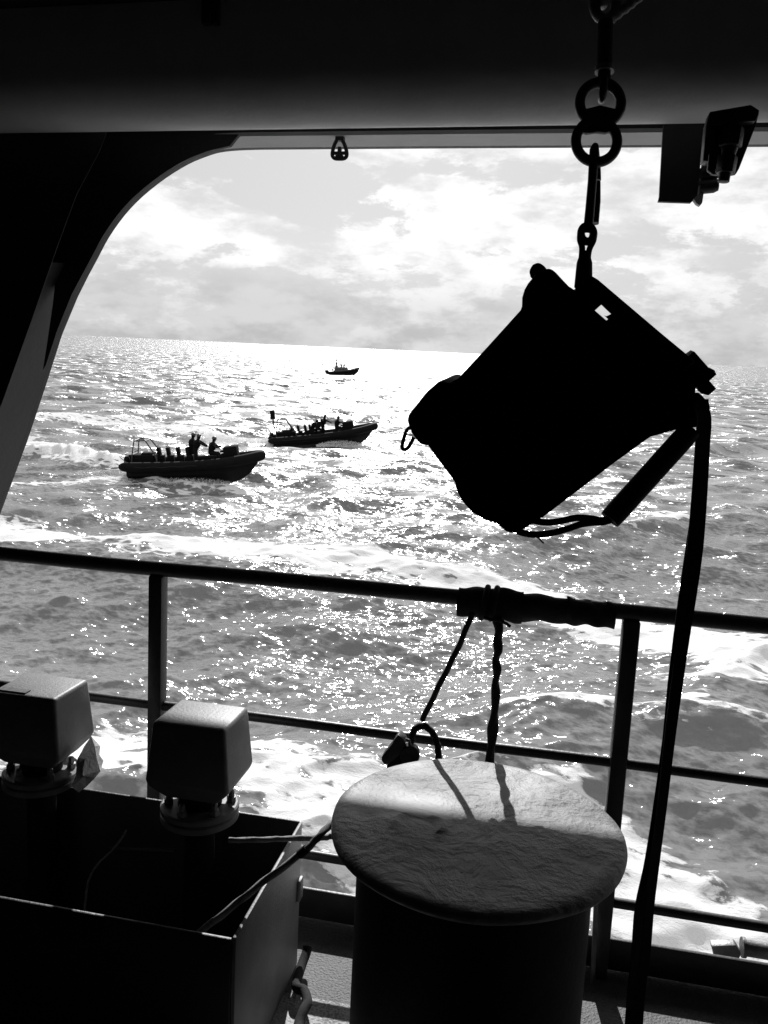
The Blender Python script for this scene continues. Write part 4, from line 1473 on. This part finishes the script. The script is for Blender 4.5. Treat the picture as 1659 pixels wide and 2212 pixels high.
cab.hexa([Vector((-2.4, -.95, 1.0)), Vector((1.7, -.95, 1.1)), Vector((1.7, .95, 1.1)), Vector((-2.4, .95, 1.0))],
         [Vector((-2.3, -.9, 2.5)), Vector((1.35, -.9, 2.5)), Vector((1.35, .9, 2.5)), Vector((-2.3, .9, 2.5))])
co = local(far, cab, 'cabin', M['cabin_paint'], bevel=.05)
rf = local(co, MB().box((-.1, 0, 3.35), (1.9, 1.5, .10)), 'canopy', M['cabin_paint'], bevel=.03)
for x in (-.7, .0, .6, 1.2):
    for s in (-1, 1):
        local(co, MB().tube([(x, s * .7, 2.4), (x - .05, s * .68, 3.3 if x < 1 else 3.7)], .05, 6), 'pillar', M['black_steel'])
for x in (-1.7, -.8, .1):
    local(co, MB().box((x, -.94, 1.9), (.6, .05, .4)), 'window', M['window_glass'])
ms_ = MB()
ms_.hexa([Vector((-2.2, -.3, 2.4)), Vector((-1.4, -.3, 2.4)), Vector((-1.4, .3, 2.4)), Vector((-2.2, .3, 2.4))],
         [Vector((-2.0, -.2, 3.7)), Vector((-1.6, -.2, 3.7)), Vector((-1.6, .2, 3.7)), Vector((-2.0, .2, 3.7))])
ms_.tube([(-1.8, 0, 3.6), (-1.8, 0, 5.0)], .1, 6)
ms_.box((-1.8, 0, 3.8), (.8, 1.0, .16))
ms_.box((-1.8, 0, 4.5), (.45, .35, .22))
local(far, ms_, 'mast', M['black_steel'])
for s in (-1, 1):
    local(far, MB().box((-4.75, s * .5, 1.25), (.9, .45, .7)), 'outboard_engine', M['black_plastic'], bevel=.12, seg=3)
bpy.context.view_layer.update()
FM = far.matrix_world.copy()
person(FM @ Matrix.Translation((-3.0, 0, .85)), 'sit', 'tiny dark figure seated aft on the distant cabin boat', gp_)
person(FM @ Matrix.Translation((-.35, .1, 1.5)), 'stand', 'tiny dark figure standing under the canopy of the distant boat', gp_)
person(FM @ Matrix.Translation((.35, -.2, 1.5)), 'stand', 'tiny dark figure standing foremost under the canopy of the distant boat', gp_)


# ------------------------------------------------------------------ spray thrown up by the hulls
M['spray'] = material('spray', 0.8, 0.6, 0.05, 3)


def spray(name, mats):
    vs, fs = [], []
    for (mat4, xa, xb, ya, yb, hmax, n, smin, smax, back) in mats:
        for _ in range(n):
            u = random.random()
            x = xa + (xb - xa) * u
            env = math.sin(math.pi * min(1, max(0.02, u))) ** 0.7
            z = (random.random() ** 1.8) * hmax * env
            y = ya + (yb - ya) * random.random() + random.gauss(0, .12)
            p = mat4 @ Vector((x - back * z * random.random(), y, 0))
            p.z = max(p.z, 0) * 0 + sea_mean[id(mat4)] + z - .05
            s = random.uniform(smin, smax)
            b_ = len(vs)
            for _k in range(4):
                vs.append((p.x + random.gauss(0, s), p.y + random.gauss(0, s), p.z + random.gauss(0, s)))
            fs += [(b_, b_ + 1, b_ + 2), (b_, b_ + 3, b_ + 1), (b_, b_ + 2, b_ + 3), (b_ + 1, b_ + 3, b_ + 2)]
    me = bpy.data.meshes.new(name)
    me.from_pydata(vs, [], fs)
    me.materials.append(M['spray'])
    o = bpy.data.objects.new(name, me)
    COL.objects.link(o)
    return tag(o, kind='stuff')


sea_mean = {id(NM): 0.05, id(MM): 0.1}
spray('sea_spray', [(NM, -2.5, 3.3, -1.9, -1.0, .32, 6000, .005, .016, .8), (NM, -7.5, -4.4, -1.1, 1.1, .35, 3000, .006, .018, .6),
                    (MM, -.8, 3.9, -2.2, -1.0, .5, 9000, .006, .02, .7), (MM, -10.5, -4.4, -1.2, 1.2, .6, 6000, .007, .022, .6)])
print('triangles', sum(len(o.data.polygons) * 2 for o in bpy.data.objects if o.type == 'MESH'))
